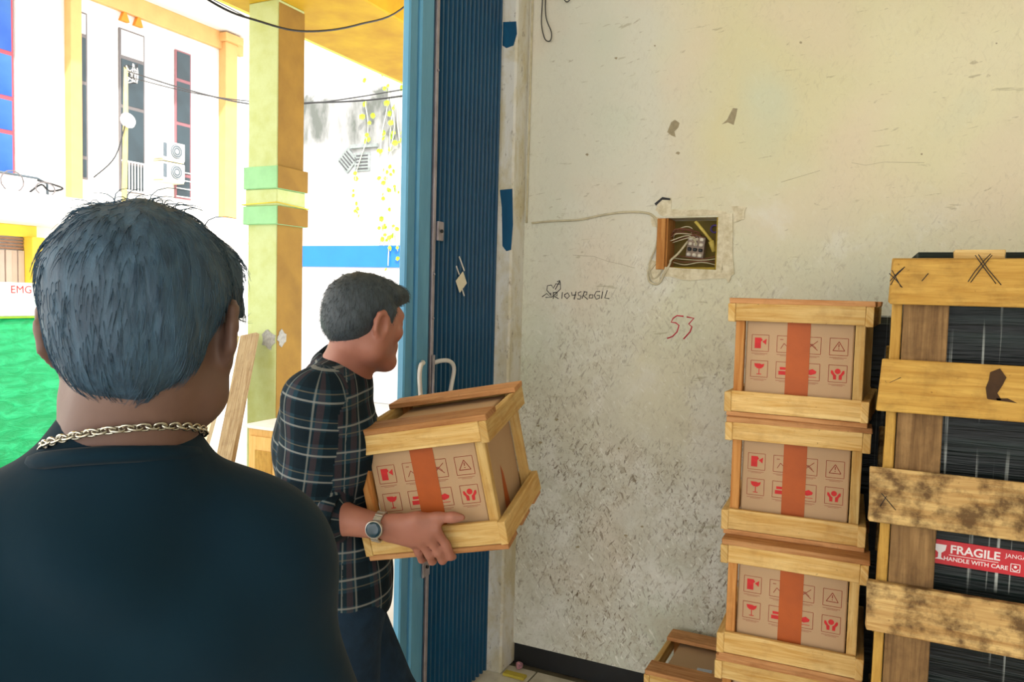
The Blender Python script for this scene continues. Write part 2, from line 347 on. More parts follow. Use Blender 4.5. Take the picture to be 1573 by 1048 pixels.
# paint left on the pillar
def pchip(poly, mat):
    P = [pix(x, y, 1, YP) for x, y in poly]
    return O('paint_patch', prism([(p.x, p.z) for p in P], YP - 0.0015, YP + 0.001), mat, pil, (1.51, -(YP + YW + 0.4) / 2, -1.8))
pchip([(773, 34), (793, 33), (794, 52), (789, 70), (778, 74), (772, 70)], gate_m)
pchip([(768, 292), (787, 290), (788, 345), (785, 384), (778, 386), (772, 378), (771, 320)], gate_m)

# ---------------------------------------------------------------- fuse box in the wall recess
fb = empty('fuse_box', ((HX0 + HX1) / 2, YW + 0.11, HZ0), label='open fuse box of loose wires sunk into the wall', cat='fuse box')
olive = simple('olive_board', (176, 150, 44), 0.8, 0.4, 14, 0.3); olive_d = simple('dark_olive_board', (124, 106, 44), 0.85, 0.4, 14, 0.3)
cxb = (HX0 + HX1) / 2; bw = (HX1 - HX0); bh = HZ1 - HZ0
def fbx(name, x0, x1, y0, y1, z0, z1, m, par=None):
    return box(name, x0, x1, y0, y1, z0, z1, m, par or fb, 0.001)
fbx('back_board', -bw / 2, bw / 2, 0.0, 0.01, 0.001, bh - 0.001, olive_d)
fbx('side_board', bw / 2 - 0.008, bw / 2 - 0.001, -0.108, 0, 0.001, bh - 0.001, olive); fbx('side_board', -bw / 2 + 0.001, -bw / 2 + 0.008, -0.108, 0, 0.001, bh - 0.001, pine_orange)
fbx('base_board', -bw / 2 + 0.01, bw / 2 - 0.01, -0.1, 0, 0.001, 0.010, olive)
fbx('front_batten', -bw / 2 - 0.03, -bw / 2 + 0.002, -0.122, -0.109, 0.0, bh - 0.002, pine_orange)
fbx('front_batten', bw / 2 - 0.002, bw / 2 + 0.02, -0.116, -0.11, -0.01, bh + 0.01, mortar_m)
tb = fbx('terminal_block', -0.03, 0.036, -0.05, -0.012, 0.05, 0.13, simple('grey_bakelite', (150, 132, 116), 0.6, 0.25, 30, 0.1)); tb.rotation_euler = (0.1, 0.12, 0)
trm = simple('cream_terminal', (226, 218, 200), 0.5, 0.15, 40, 0)
for i in range(3):
    for j in range(4):
        q = O('terminal', boxm(0.015, 0.012, 0.013, 0.003, trm if j != 1 else black_wire), None, tb, (-0.021 + i * 0.021, -0.021, -0.03 + j * 0.02))
wm = [simple('brown_wire', (120, 74, 50), 0.6, 0.2, 30, 0), simple('violet_wire', (84, 62, 130), 0.6, 0.2, 30, 0), simple('yellow_sleeve', (206, 184, 88), 0.6, 0.25, 30, 0), grey_wire]
for k in range(10):
    a = rnd.uniform(-.07, 0); z0 = bh - rnd.uniform(.02, .07)
    O('wire', tubes([(spline([(-0.085, -0.03 - 0.006 * k, z0 - 0.02), (a, -0.07 + rnd.uniform(-.02, .02), z0), (0.02 + rnd.uniform(-.03, .03), -0.06, z0 - rnd.uniform(.0, .03)), (-0.02 + 0.02 * (k % 3), -0.045, 0.128)], 6), 0.0022)]), wm[(0, 3, 0, 0, 3)[k % 5]], fb)
for k in range(4):
    O('wire', tubes([(spline([(-0.08, -0.05, 0.03 + k * 0.008), (-0.03, -0.07, 0.02 + 0.01 * k), (0.03, -0.06, 0.03 + 0.004 * k), (0.086, -0.05, 0.02 + 0.012 * k)], 6), 0.002)]), wm[0 if k % 2 else 3], fb)
O('conduit', tubes([([(0.008, -0.09, bh - 0.012), (0.07, -0.075, 0.105)], [0.006, 0.006])], 8), wm[2], fb)
O('conduit_cap', tubes([([(0.066, -0.078, 0.108), (0.078, -0.07, 0.07)], [0.011, 0.009])], 8), wm[2], fb)
O('coil', tubes([([(0.066 + 0.014 * math.cos(a * .6), -0.02, bh - 0.035 + 0.014 * math.sin(a * .6)) for a in range(12)], 0.004)]), wm[1], fb)
# the cable that runs over the plaster into the box
pts = [wp(x, y, 0.007) for x, y in [(818, 343), (850, 340), (890, 338), (930, 330), (965, 326), (996, 328), (1008, 338), (1012, 356), (1012, 395), (1002, 412), (996, 422), (1000, 434), (1012, 436), (1022, 420), (1030, 405)]]
p = wp(1032, 400, 0.012); pts += [p, wp(1042, 388, -0.01), wp(1052, 370, -0.045)]
O('wall_cable', tubes([(spline(pts, 6), 0.0042)], 8), grey_wire, label='grey cable running along the plaster into the fuse box', cat='cable')
O('wall_cable', tubes([(spline([wp(1014, 350, 0.005), wp(1008, 380, 0.008), wp(998, 408, 0.01), wp(1004, 428, 0.008), wp(1016, 418, 0.008), wp(1020, 400, 0.006)], 6), 0.003)], 8), grey_wire, label='short looped cable end drooping left of the fuse box', cat='cable')
O('hanging_wire', tubes([(spline([wp(838, -30, 0.02), wp(836, 10, 0.02), wp(835, 40, 0.02), wp(840, 62, 0.02), wp(848, 65, 0.02), wp(850, 52, 0.02), wp(842, 30, 0.02), wp(841, 0, 0.02), wp(843, -30, 0.02)], 6), 0.0022)], 6), black_wire, label='thin black wire loop hanging high on the wall beside the pillar', cat='wire')
O('hanging_wire', tubes([(spline([wp(862, -30, 0.015), wp(867, -4, 0.015), wp(873, 5, 0.015), wp(880, -4, 0.015), wp(884, -30, 0.015)], 6), 0.002)], 6), black_wire, label='small black wire bight at the top edge of the wall', cat='wire')
O('corner_cable', tubes([(spline([(XP + 0.012, YW - 0.006, z) for z in (1.85, 2.2, 2.6, 3.0, 3.5)], 4), 0.004)], 6), grey_wire, label='thin grey cable running up the corner of wall and pillar', cat='cable')

# ---------------------------------------------------------------- blue folding gate
GX = -1.45
gate = empty('folding_gate', (GX, 2.4, 0), label='blue corrugated folding shop gate pushed open against the pillar', cat='gate')
def zig(p, amp, h):
    n = 3; prof = [(-amp, -p / 2), (amp, -p * 0.30), (amp, p * 0.02), (-amp, p * 0.22), (-amp, p / 2)]; th = 0.003
    V = []; Fc = []; m = len(prof)
    for z in (0.02, h):
        for x, y in prof: V.append((x, y, z))
        for x, y in prof: V.append((x - th, y, z))
    for i in range(m - 1):
        Fc.append((i, i + 1, 2 * m + i + 1, 2 * m + i)); Fc.append((m + i + 1, m + i, 3 * m + i, 3 * m + i + 1)); Fc.append((2 * m + i, 2 * m + i + 1, 3 * m + i + 1, 3 * m + i))
    Fc.append((0, 2 * m, 3 * m, m)); Fc.append((m - 1, 2 * m - 1, 4 * m - 1, 3 * m - 1))
    return pyd(V, Fc)
GH = 3.1; pitch = 0.0311; zm = zig(pitch, 0.011, GH)
for k in range(16): O('slat', zm, gate_m, gate, (0.026, 2.308 - 2.4 + pitch * k, 0))
def gbx(name, x0, x1, y0, y1, z0, z1, m, par=gate, bev=0.002): return box(name, x0, x1, y0 - 2.4, y1 - 2.4, z0, z1, m, par, bev)
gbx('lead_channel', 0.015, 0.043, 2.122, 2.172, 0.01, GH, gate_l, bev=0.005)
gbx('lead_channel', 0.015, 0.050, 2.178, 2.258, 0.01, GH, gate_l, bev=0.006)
gbx('lead_bar', 0.015, 0.046, 2.259, 2.268, 0.01, GH, gate_m)
gbx('lead_bar', 0.015, 0.052, 2.270, 2.288, 0.01, GH, steel)
gbx('back_channel', -0.05, 0.0, 2.30, 2.80, 0.01, 0.05, gate_m); gbx('top_rail', -0.05, 0.0, 2.13, 2.80, GH - .06, GH, gate_m)
x = 0.05
O('handle', tubes([(spline([(x, 2.162 - 2.4, 1.06), (x + .02, 2.164 - 2.4, 1.12), (x + .03, 2.170 - 2.4, 1.17), (x + .03, 2.158 - 2.4, 1.28), (x + .03, 2.164 - 2.4, 1.318), (x + .026, 2.185 - 2.4, 1.325), (x + .004, 2.215 - 2.4, 1.325)], 5), 0.0075)], 8), white_metal, gate)
O('handle', tubes([(spline([(x, 2.285 - 2.4, 1.315), (x + .025, 2.30 - 2.4, 1.325), (x + .035, 2.345 - 2.4, 1.32), (x + .038, 2.368 - 2.4, 1.29), (x + .035, 2.352 - 2.4, 1.22), (x + .03, 2.345 - 2.4, 1.14), (x, 2.34 - 2.4, 1.06)], 5), 0.0075)], 8), white_metal, gate)
lp = gbx('latch_plate', 0.05, 0.058, 2.292, 2.330, 1.735, 1.80, steel); O('bolt', lathe([(0.006, 0), (0.006, 0.006), (0.003, 0.008)], 10), black_wire, lp, (0.004, 0, 0), (0, math.pi / 2, 0))
lp = gbx('latch_plate', 0.052, 0.060, 2.235, 2.280, 0.58, 0.65, steel); O('bolt', lathe([(0.006, 0), (0.006, 0.006), (0.003, 0.008)], 10), black_wire, lp, (0.004, 0, 0), (0, math.pi / 2, 0))
O('pull_rod', tubes([([(0.056, 2.278 - 2.4, 1.03), (0.058, 2.278 - 2.4, 1.345)], 0.006)], 8), steel, gate)
for z in (1.47, 1.62, 2.3): O('rivet', lathe([(0.005, 0), (0.004, 0.004), (0.001, 0.005)], 10), steel, gate, (0.052, 2.279 - 2.4, z), (0, math.pi / 2, 0))
tg = O('paper_tag', boxm(0.003, 0.062, 0.052, 0.0008), simple('cream_paper', (236, 228, 204), 0.8, 0.06, 20, 0), None, (GX + 0.042, 2.487, 1.598), (0.62, 0, 0), label='cream paper tag taped to the corrugated blue gate', cat='tag')
for (y0, z0, y1, z1) in ((2.455, 1.655, 2.478, 1.625), (2.475, 1.69, 2.515, 1.64), (2.50, 1.575, 2.518, 1.548)):
    d = math.atan2(z1 - z0, y1 - y0); L = math.hypot(y1 - y0, z1 - z0)
    O('tape_strip', boxm(0.002, L, 0.006, 0), white_metal, gate, (0.038, (y0 + y1) / 2 - 2.4, (z0 + z1) / 2), (d, 0, 0))

# ---------------------------------------------------------------- small crates with cartons
CW, CD, CH = 0.315, 0.375, 0.313
def quadpoly(lst2d, y=0.0):
    V = []; Fc = []
    for poly in lst2d:
        o = len(V); V += [(x, y, z) for x, z in poly]; Fc.append(tuple(range(o, o + len(poly))))
    return V, Fc
def ln(a, b, w):
    dx, dz = b[0] - a[0], b[1] - a[1]; L = math.hypot(dx, dz) or 1; nx, nz = -dz / L * w / 2, dx / L * w / 2
    return [(a[0] - nx, a[1] - nz), (b[0] - nx, b[1] - nz), (b[0] + nx, b[1] + nz), (a[0] + nx, a[1] + nz)]
def pl(pts, w, closed=False):
    n = len(pts); return [ln(pts[i], pts[(i + 1) % n], w) for i in range(n if closed else n - 1)]
def disc(cx, cz, r, n=12): return [(cx + r * math.cos(2 * math.pi * k / n), cz + r * math.sin(2 * math.pi * k / n)) for k in range(n)]
def symbol(kind):
    s = 0.0215; L = pl([(-s, -s), (s, -s), (s, s), (-s, s)], 0.0013, True)
    L += [ln((-s, -s - .006), (s * .9, -s - .006), .0009), ln((-s * .6, -s - .009), (s * .6, -s - .009), .0007)]
    q = 0.001
    if kind == 0: L += [[(-.014, -.014), (.002, -.014), (.002, .004), (.006, .008), (.002, .014), (-.014, .014)], [(.005, .004), (.016, .012), (.015, -.004)]]
    if kind == 1: L += pl([(-.012, -.012), (-.004, .002), (.004, -.006), (.012, .012)], .0016) + [ln((-.014, .012), (-.006, .012), .0016)]
    if kind == 2: L += [ln((-.014, -.012), (.014, .012), .0016), ln((-.014, .012), (.014, -.012), .0016)] + pl([(-.01, -.006), (0, .004), (.01, -.006)], .0012)
    if kind == 3: L += pl([(-.014, -.010), (.014, -.010), (0, .013)], .0018, True) + [ln((0, -.001), (0, .007), .0022), disc(0, -.005, .0014, 6)]
    if kind == 4: L += [[(-.013, .014), (-.011, .006), (-.005, .001), (.005, .001), (.011, .006), (.013, .014), (.006, .012), (.002, .014)], ln((0, .002), (0, -.013), .002), ln((-.006, -.014), (.006, -.014), .002)]
    if kind == 5: L += [[(-.015, -.012), (.012, -.012), (.012, -.002), (-.015, -.002)], [(-.012, .001), (.006, .001), (.006, .008), (-.012, .008)]]
    if kind == 6: L += [[(-.012, -.004), (0, -.008), (.012, -.004), (.014, .002), (.004, .008), (-.006, .004)], ln((-.014, -.013), (.014, -.013), .0015)]
    if kind == 7: L += [disc(0, .006, .007), [(-.016, .008), (-.012, .008), (-.007, -.001), (-.003, -.004), (-.003, -.015), (-.010, -.015), (-.011, -.005), (-.016, .001)], [(.016, .008), (.016, .001), (.011, -.005), (.010, -.015), (.003, -.015), (.003, -.004), (.007, -.001), (.012, .008)]]
    V, Fc = quadpoly(L); me = pyd(V, [f[::1] for f in Fc]); me.materials.append(red_ink); me.materials.append(dark_ink)
    for i, p in enumerate(me.polygons):
        if i < 6 or kind in (1, 2, 3): p.material_index = 1
    return me
SYM = [symbol(k) for k in range(8)]
sticker_m = simple('pale_blue_sticker', (196, 206, 222), 0.5, 0.2, 120, 0)
def make_crate():
    r = empty('wooden_crate', label='x', cat='crate')
    ph = (CW / 2 - 0.026, CD / 2 - 0.016)
    for sx in (-1, 1):
        for sy in (-1, 1):
            px, py = sx * (CW / 2 - 0.0115), sy * (CD / 2 - 0.016 - 0.011)
            box('post', px - .0115, px + .0115, py - .011, py + .011, .013, .299, pine_orange if sx < 0 else pine, r)
    for sy in (-1, 1):
        y0, y1 = sorted((sy * CD / 2, sy * (CD / 2 - .016)))
        box('rail', -CW / 2, CW / 2, y0, y1, .013, .067, pine, r, jit=.0012); box('rail', -CW / 2, CW / 2, y0, y1, .253, .299, pine, r, jit=.0012)
    for sx in (-1, 1):
        x0, x1 = sorted((sx * CW / 2, sx * (CW / 2 + .018)))
        box('side_rail', x0, x1, -CD / 2 - .002, CD / 2 + .002, .012, .064, pine, r, jit=.0012); box('side_rail', x0, x1, -CD / 2 - .002, CD / 2 + .002, .250, .298, pine, r, jit=.0012)
    for y0, y1 in ((-CD / 2, -CD / 2 + .085), (CD / 2 - .085, CD / 2)):
        box('lid_slat', -CW / 2 - .016, CW / 2 + .02, y0, y1, .299, .3125, pine_red, r, jit=.0008); box('base_slat', -CW / 2 - .012, CW / 2 + .016, y0, y1, 0.0, .0125, pine_red, r)
    box('base_slat', -CW / 2 - .012, CW / 2 + .016, -.045, .045, 0.0, .0125, pine_red, r)
    cw, cdp = CW - 0.052, CD - 0.056
    ct = box('carton', -cw / 2, cw / 2, -cdp / 2, cdp / 2, .013, .285, carton_m, r, 0.003)
    zc = (.013 + .285) / 2; f = -cdp / 2
    for i in range(4):
        for j in range(2): O('handling_symbol', SYM[j * 4 + i], None, ct, (-.096 + .064 * i + .001, f - .0006, .196 - .068 * j - zc))
    tp = [[(-.028, .0), (.028, .0)]]
    V = []; Fc = []
    path = [(f + .10, .136 + .0005), (f, .136 + .0005), (f - .0009, .135), (f - .0009, .05), (f - .0011, 0), (f - .0009, -.07), (f - .0009, -.136)]
    for y, z in path: V += [(-.0285, y, z), (.0285, y, z)]
    for i in range(len(path) - 1): Fc.append((2 * i, 2 * i + 1, 2 * i + 3, 2 * i + 2))
    O('packing_tape', pyd(V, Fc), tape_m, ct)
    V = [(cw / 2 + .0008, -.02, -.136), (cw / 2 + .0008, .03, -.136), (cw / 2 + .0008, .015, -.03), (cw / 2 + .0008, .0, -.005)]
    O('packing_tape', pyd(V, [(0, 1, 2, 3)]), tape_m, ct)
    return r, ct
crate0, carton0 = make_crate()
stack = [(-0.197, 2.07, 0.02, 0), (-0.193, 2.055, 0.03, 1), (-0.1889, 2.0471, 0.0276, 2), (-0.1998, 2.1001, 0.0424, 3), (-0.2077, 2.1031, -0.0328, 4)]
names = ['small pine crate at the very bottom of the crate stack', 'small pine crate fourth from the top of the stack, only its lid edge showing', 'small pine crate with taped carton, third from the top of the stack', 'small pine crate with wrinkled tape on its carton, second from the top', 'small pine crate with taped carton, topmost of the stack against the wall']
for X, Y, rz, n in stack:
    o = crate0 if n == 0 else copy_tree(crate0)
    o.location = (X - math.sin(rz) * CD / 2, Y + math.cos(rz) * CD / 2, n * CH); o.rotation_euler = (0, 0, rz); tag(o, names[n], 'crate', 'small pine crates')
g = copy_tree(crate0); g.location = (-0.505, 2.69, 0); g.rotation_euler = (0, 0, 0.0); tag(g, 'small pine crate with pale sticker on the floor behind the stack', 'crate', 'small pine crates')
O('sticker', boxm(0.05, 0.045, 0.001, 0.0003), sticker_m, [c for c in g.children if c.name.startswith('carton')][0], (-0.004, -0.05, 0.1372), (0, 0, 0.1))
HT = Vector((-0.9753, 1.6803, 1.1263)); HE = Euler((0.0989, -0.1884, 0.2079)); HR = HE.to_matrix()
h = copy_tree(crate0); h.location = HT + HR @ Vector((0, 0, -0.1565)); h.rotation_euler = HE; tag(h, 'small pine crate carried tilted in the arms of the man in plaid', 'crate', 'small pine crates')

# ---------------------------------------------------------------- large slatted crate with wrapped load
pc = empty('slatted_crate', (0.5, 2.1, 0), label='tall weathered slatted crate around a black wrapped load', cat='crate')
def pb(name, x0, x1, y0, y1, z0, z1, m, bev=0.002, jit=0.002, par=pc): return box(name, x0 - .5, x1 - .5, y0 - 2.1, y1 - 2.1, z0, z1, m, par, bev, jit)
zz = [(1.561, 1.654, pallet_y, 0.0), (1.334, 1.442, pallet_y, -0.012), (1.101, 1.216, pallet_d, -0.018), (.865, .971, pallet_d, -0.012), (.63, .735, pallet_y, -.01), (.39, .50, pallet_d, -.01), (.14, .26, pallet_y, -.01)]
fronts = []
for a, b, m, x in zz:
    fronts.append(pb('plank', x, 1.02, 1.80, 1.822, a, b, m, jit=.004)); pb('plank', x + .01, 1.0, 2.40, 2.42, a, b, m)
    pb('side_plank', .004, .024, 1.823, 2.399, a + .004, b - .004, pallet_y); pb('side_plank', .98, 1.0, 1.823, 2.399, a + .004, b - .004, pallet_y)
for x in (.026, .45, .88):
    pb('post', x, x + .085, 1.8235, 1.86, .1, 1.65, pallet_p); pb('post', x, x + .085, 2.36, 2.398, .1, 1.65, pallet_p)
pb('post', .006, .025, 1.8235, 1.85, .1, 1.60, pallet_y)
for x in (.03, .47, .91): pb('skid', x, x + .09, 1.83, 2.39, 0, .1, pallet_p)
pb('top_block', .116, .206, 1.86, 1.90, 1.655, 1.676, pine, jit=.001)
t = NT('black_stretch_wrap'); tcv = t.n('ShaderNodeTexCoord').outputs['Object']
mp = t.n('ShaderNodeMapping'); t.put(mp.inputs[0], tcv); mp.inputs['Scale'].default_value = (70, 1, 1.2)
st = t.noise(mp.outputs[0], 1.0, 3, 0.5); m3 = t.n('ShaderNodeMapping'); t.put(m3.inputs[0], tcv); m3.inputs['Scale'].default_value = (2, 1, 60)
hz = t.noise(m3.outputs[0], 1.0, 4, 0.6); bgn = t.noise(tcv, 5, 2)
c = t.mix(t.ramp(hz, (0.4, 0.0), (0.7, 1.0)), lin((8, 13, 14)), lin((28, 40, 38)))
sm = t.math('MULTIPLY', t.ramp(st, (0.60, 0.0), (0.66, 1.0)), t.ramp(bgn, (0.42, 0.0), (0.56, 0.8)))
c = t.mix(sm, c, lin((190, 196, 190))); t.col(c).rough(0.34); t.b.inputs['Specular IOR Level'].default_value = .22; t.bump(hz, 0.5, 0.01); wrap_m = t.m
ld = box('wrapped_load', .03, .97, 1.875, 2.345, .11, 1.672, wrap_m, None, 0.02, label='black stretch-wrapped load standing inside the slatted crate', cat='package')
box('gap_dark_block', -.27, .34, 2.52, 2.86, 0, 1.52, wrap_m, None, 0.02, label='black block added to darken the gap behind the crate stack', cat='package')  # added dark filler standing in for the shade in the gap
# fragile tape
ft_m = simple('red_warning_tape', (206, 22, 40), 0.3, 0.15, 20, 0.05); wht = simple('white_print', (240, 232, 232), 0.5, 0.05, 20, 0)
def px_(x, y): p = pix(x, y, 1, 1.874); return p
a, b = px_(1437, 849), px_(1573, 868)
tz = (a.z + b.z) / 2; x0 = a.x - .0; tl = 0.52
tp = O('warning_tape', boxm(tl, 0.0012, 0.052, 0), ft_m, ld, (x0 + tl / 2 - .5, -.2362, tz - .891), (0, 0.012, 0), label='red warning tape printed FRAGILE HANDLE WITH CARE')
def tt(s, size, x, z, bold=0.0):
    O('lettering', text_mesh(s, size, bold), wht, tp, (x, -.0009, z), (math.pi / 2, 0, 0))
for k in range(2):
    o = -tl / 2 + .008 + k * .25
    V, Fc = quadpoly([[(-.012, .016), (-.010, .004), (-.003, -.002), (-.003, -.012), (-.009, -.016), (.009, -.016), (.003, -.012), (.003, -.002), (.010, .004), (.012, .016)]])
    O('glass_symbol', pyd(V, Fc), wht, tp, (o, -.0009, 0))
    tt('FRAGILE', .0245, o + .064, .008, .0006); tt('HANDLE WITH CARE', .0122, o + .066, -.013, .0002); tt('JANGA', .012, o + .137, .013)
    O('lettering', pyd(*quadpoly(pl([(-.045, 0), (.045, 0)], .0012))), wht, tp, (o + .062, -.0009, -.004))
    V, Fc = quadpoly(pl([(-.008, -.008), (.008, -.008), (.008, .008), (-.008, .008)], .0014, True) + [disc(0, .002, .003, 8)] + pl([(-.006, -.002), (-.002, -.006), (.002, -.006), (.006, -.002)], .0018))
    O('hands_symbol', pyd(V, Fc), wht, tp, (o + .137, -.0009, -.010))
# marker crosses and stain on the planks
def marks(lst, w, plank, m=ink):
    if isinstance(lst[0][0], list):
        for g_ in lst: marks(g_, w, plank, m)
        return
    L = plank.location; P = pc.location; q = []
    for s in lst:
        q.append(([pix(x, y, 1, 1.7995) - Vector(L) - Vector(P) for x, y in s], w))
    O('marker_cross', tubes(q, 5), m, plank)
marks([[[(1487, 433), (1497, 418), (1512, 400), (1522, 390)], [(1491, 434), (1506, 414), (1524, 392)], [(1498, 392), (1512, 412), (1530, 436)], [(1503, 391), (1518, 414), (1538, 438)]], [[(1366, 420), (1378, 432), (1386, 442)], [(1368, 438), (1376, 424), (1388, 412)], [(1367, 432), (1380, 418), (1390, 410)], [(1370, 415), (1384, 441)]], [[(1416, 432), (1426, 420)]]], .0009, fronts[0])
marks([[(1352, 588), (1366, 598), (1376, 614)], [(1354, 606), (1362, 590), (1384, 580)], [(1360, 585), (1372, 610)]], .0008, fronts[1])
marks([[(1354, 758), (1364, 770), (1376, 784)], [(1352, 778), (1362, 762)]], .0008, fronts[2])
stain = simple('dark_stain', (70, 46, 22), 0.9, 0.4, 40, 0.2)
L = fronts[1].location + pc.location
for poly in ([(1521, 572), (1536, 566), (1546, 580), (1540, 592), (1532, 604), (1538, 614), (1528, 622), (1516, 612), (1514, 596), (1519, 584)], [(1530, 612), (1548, 612), (1564, 620), (1566, 630), (1552, 632), (1538, 628)]):
    P = [pix(x, y, 1, 1.80) for x, y in poly]; O('dark_stain', prism([(p.x - L.x, p.z - L.z) for p in P], 1.7985 - L.y, 1.801 - L.y), stain, fronts[1])

# small litter on the floor in the corner
O('yellow_offcut', boxm(.095, .035, .012, .002), simple('yellow_card', (206, 186, 70), 0.8, 0.15, 30, 0.1), None, (-1.303, 2.815, .0065), (0, 0, .0), label='flat yellow offcut lying on the floor tiles', cat='litter')
bm = bmesh.new(); bmesh.ops.create_icosphere(bm, subdivisions=2, radius=.016)
for v in bm.verts: v.co *= rnd.uniform(.7, 1.15)
O('crumpled_wrapper', from_bm(bm), simple('pink_foil', (214, 150, 160), 0.4, 0.4, 80, 0.2, c2=(120, 90, 110)), None, (-1.315, 2.885, .014), label='small crumpled pink wrapper in the corner by the pillar', cat='litter')

# ---------------------------------------------------------------- outside: column, porch, planks, cabinet
t = NT('column_paint'); v = t.coord(); s = t.sep(v); n1 = t.noise(v, 7, 6, 0.65); n2 = t.noise(v, 40, 4, 0.7)
c = t.mix(t.ramp(n1, (0.4, 0.0), (0.65, 1.0)), lin((192, 204, 146)), lin((182, 192, 124)))
c = t.mix(t.ramp(n2, (0.68, 0.0), (0.74, 0.8)), c, lin((232, 228, 200))); t.col(c).rough(0.75); t.bump(n1, 0.3, 0.006); col_m = t.m
ochre = simple('shaded_column_ochre', (150, 114, 38), .8, .3, 5, .3, c2=(132, 98, 30))  # darker column tone: shade of the inward side put into the colour
band_m = simple('pale_green_paint', (150, 206, 150), 0.75, 0.15, 10, 0.2); yel = simple('ochre_soffit_paint', (206, 166, 22), 0.75, 0.2, 3, 0.2, c2=(182, 136, 12)); yel_l = simple('yellow_fascia_paint', (246, 224, 96), 0.7, 0.1, 4, 0.1)
CX, CY = -3.725, 4.046; cs = 0.125
co = empty('porch_column', (CX, CY, -0.02), label='square yellow-green porch column with two moulded bands', cat='column')
def cb(name, r, z0, z1, m): return box(name, -r, r, -r, r, z0, z1, m, co, .006)
cb('shaft', cs, 0, 3.42, col_m); box('shaded_face', cs + .0005, cs + .004, -cs + .004, cs - .004, 0, 3.40, ochre, co, .001); cb('band', cs + .022, 2.22, 2.365, band_m); cb('band', cs + .012, 2.11, 2.22, col_m); cb('band', cs + .024, 1.99, 2.11, band_m)  # thin ochre slab carries the shade on the side facing indoors
for z0, z1, e in ((2.222, 2.363, .022), (1.992, 2.108, .024)): box('shaded_face', cs + e + .0005, cs + e + .004, -cs - e + .004, cs + e - .004, z0, z1, ochre, co, .001)
O('broken_hole', prism([((.052 + .014 * math.sin(k * 2.3)) * math.cos(k * .42), (.060 + .012 * math.sin(k * 1.7)) * math.sin(k * .42)) for k in range(15)], -.008, .004), simple('bare_concrete', (176, 176, 170), .95, .35, 60, .8), co, (cs - .06, -cs, 1.24))
O('broken_hole', prism([((.04 + .012 * math.sin(k * 2.7)) * math.cos(k * .42), (.05 + .012 * math.sin(k * 1.9)) * math.sin(k * .42)) for k in range(15)], -.008, .004), MATS['bare_concrete'], co, (cs, -cs + .05, 1.25), (0, 0, math.pi / 2))
O('tied_wire', tubes([([(-cs - .026, -cs - .026, 2.12), (cs + .026, -cs - .026, 2.13), (cs + .026, cs + .026, 2.115), (-cs - .026, cs + .026, 2.12), (-cs - .026, -cs - .026, 2.12)], .004)]), simple('yellow_string', (236, 210, 60), .7, .1, 20, 0), co)
box('trim_1', -3.98, -3.10, -8, 8.2, 3.40, 3.58, yel, kind='structure', label='ochre soffit beam of the porch above the column', cat='beam', bev=.01)
box('trim_2', -4.06, -3.985, -8, 8.2, 3.42, 3.72, yel_l, kind='structure', label='bright yellow fascia along the porch edge', cat='trim', bev=.01)
box('ceiling_porch', -4.0, -1.66, -8, 8.2, 3.585, 3.75, yel, kind='structure', label='ochre ceiling of the porch outside the gate', cat='ceiling')
# leaning planks
def lean(a, b, w, th, m, label, twist=0.0):
    a, b = Vector(a), Vector(b); d = b - a; L = d.length; q = d.to_track_quat('X', 'Y'); o = O('plank', boxm(L, w, th, .002, m), m, None, (a + b) / 2, (0, 0, 0), label=label, cat='plank', group='boards leaning on the column')
    o.rotation_euler = (q @ Euler((twist, 0, 0)).to_quaternion()).to_euler(); return o
lean((-3.56, 3.33, .03), (-3.75, 3.845, 1.25), .15, .03, plank_grey, 'brown weathered board leaning against the porch column', 1.1)
lean((-3.78, 3.26, .03), (-3.96, 3.89, 1.22), .15, .03, plank_pale, 'pale board leaning left of the brown one at the column', 1.1)
cbn = empty('wooden_cabinet', (-3.15, 3.62, -0.02), label='pale wooden cabinet standing at the foot of the column', cat='cabinet')
box('carcass', -.26, .26, -.13, .14, 0, .745, ply, cbn, .003); box('door_panel', -.235, .235, -.146, -.131, .03, .70, ply, cbn)
box('inset_panel', -.19, -.06, -.152, -.1465, .2, .62, pallet_y, cbn); box('door_rail', -.02, .01, -.156, -.1465, .03, .70, pine, cbn); box('top_board', -.28, .28, -.16, .15, .746, .764, white_metal, cbn)
# ---------------------------------------------------------------- neighbour wall with blue band
t = NT('neighbour_wall'); v = t.coord('Object'); s = t.sep(v); n1 = t.noise(v, 1.1, 6, 0.6, 0.4); n2 = t.noise(v, 6, 6, 0.7)
grey = t.math('MULTIPLY', t.ramp(t.math('ADD', s[2], t.math('MULTIPLY', n1, 1.2)), (3.75 / 10, 0.0), (4.0 / 10, 1.0)), 1.0)
zz_ = t.math('ADD', t.math('MULTIPLY', s[2], 0.1), t.math('MULTIPLY', n1, 0.12))
up = t.ramp(zz_, (0.400, 0.0), (0.425, 1.0)); dn = t.ramp(zz_, (0.488, 1.0), (0.50, 0.0))
c = t.mix(t.math('MULTIPLY', t.math('MULTIPLY', up, dn), t.ramp(t.noise(t.coord('Object', (1, 1, .35)), 2.6, 5, .6), (0.35, 0.35), (0.62, 1.0))), lin((214, 212, 216)), lin((98, 102, 98)))
t.col(c).rough(0.9); t.bump(n2, 0.3, 0.01); nb_m = t.m
nw = O('neighbour_wall', boxm(7.2, .3, 9, .01), nb_m, None, (-4.85, 9.15, 4.48), kind='structure', label='white neighbouring wall with a blue band and grey cement top', cat='wall')
nw.data.transform(Matrix.Translation((0, 0, 4.5))); nw.location.z = -.02
box('blue_band', -3.62, 3.6, -.175, -.151, 1.90, 2.20, simple('bright_blue_paint', (20, 116, 214), .5, .08, 4, .05), nw)
vent = simple('vent_block_grey', (150, 158, 158), .9, .3, 20, .3); ventd = simple('vent_dark', (84, 84, 88), .9, .2, 20, .2)
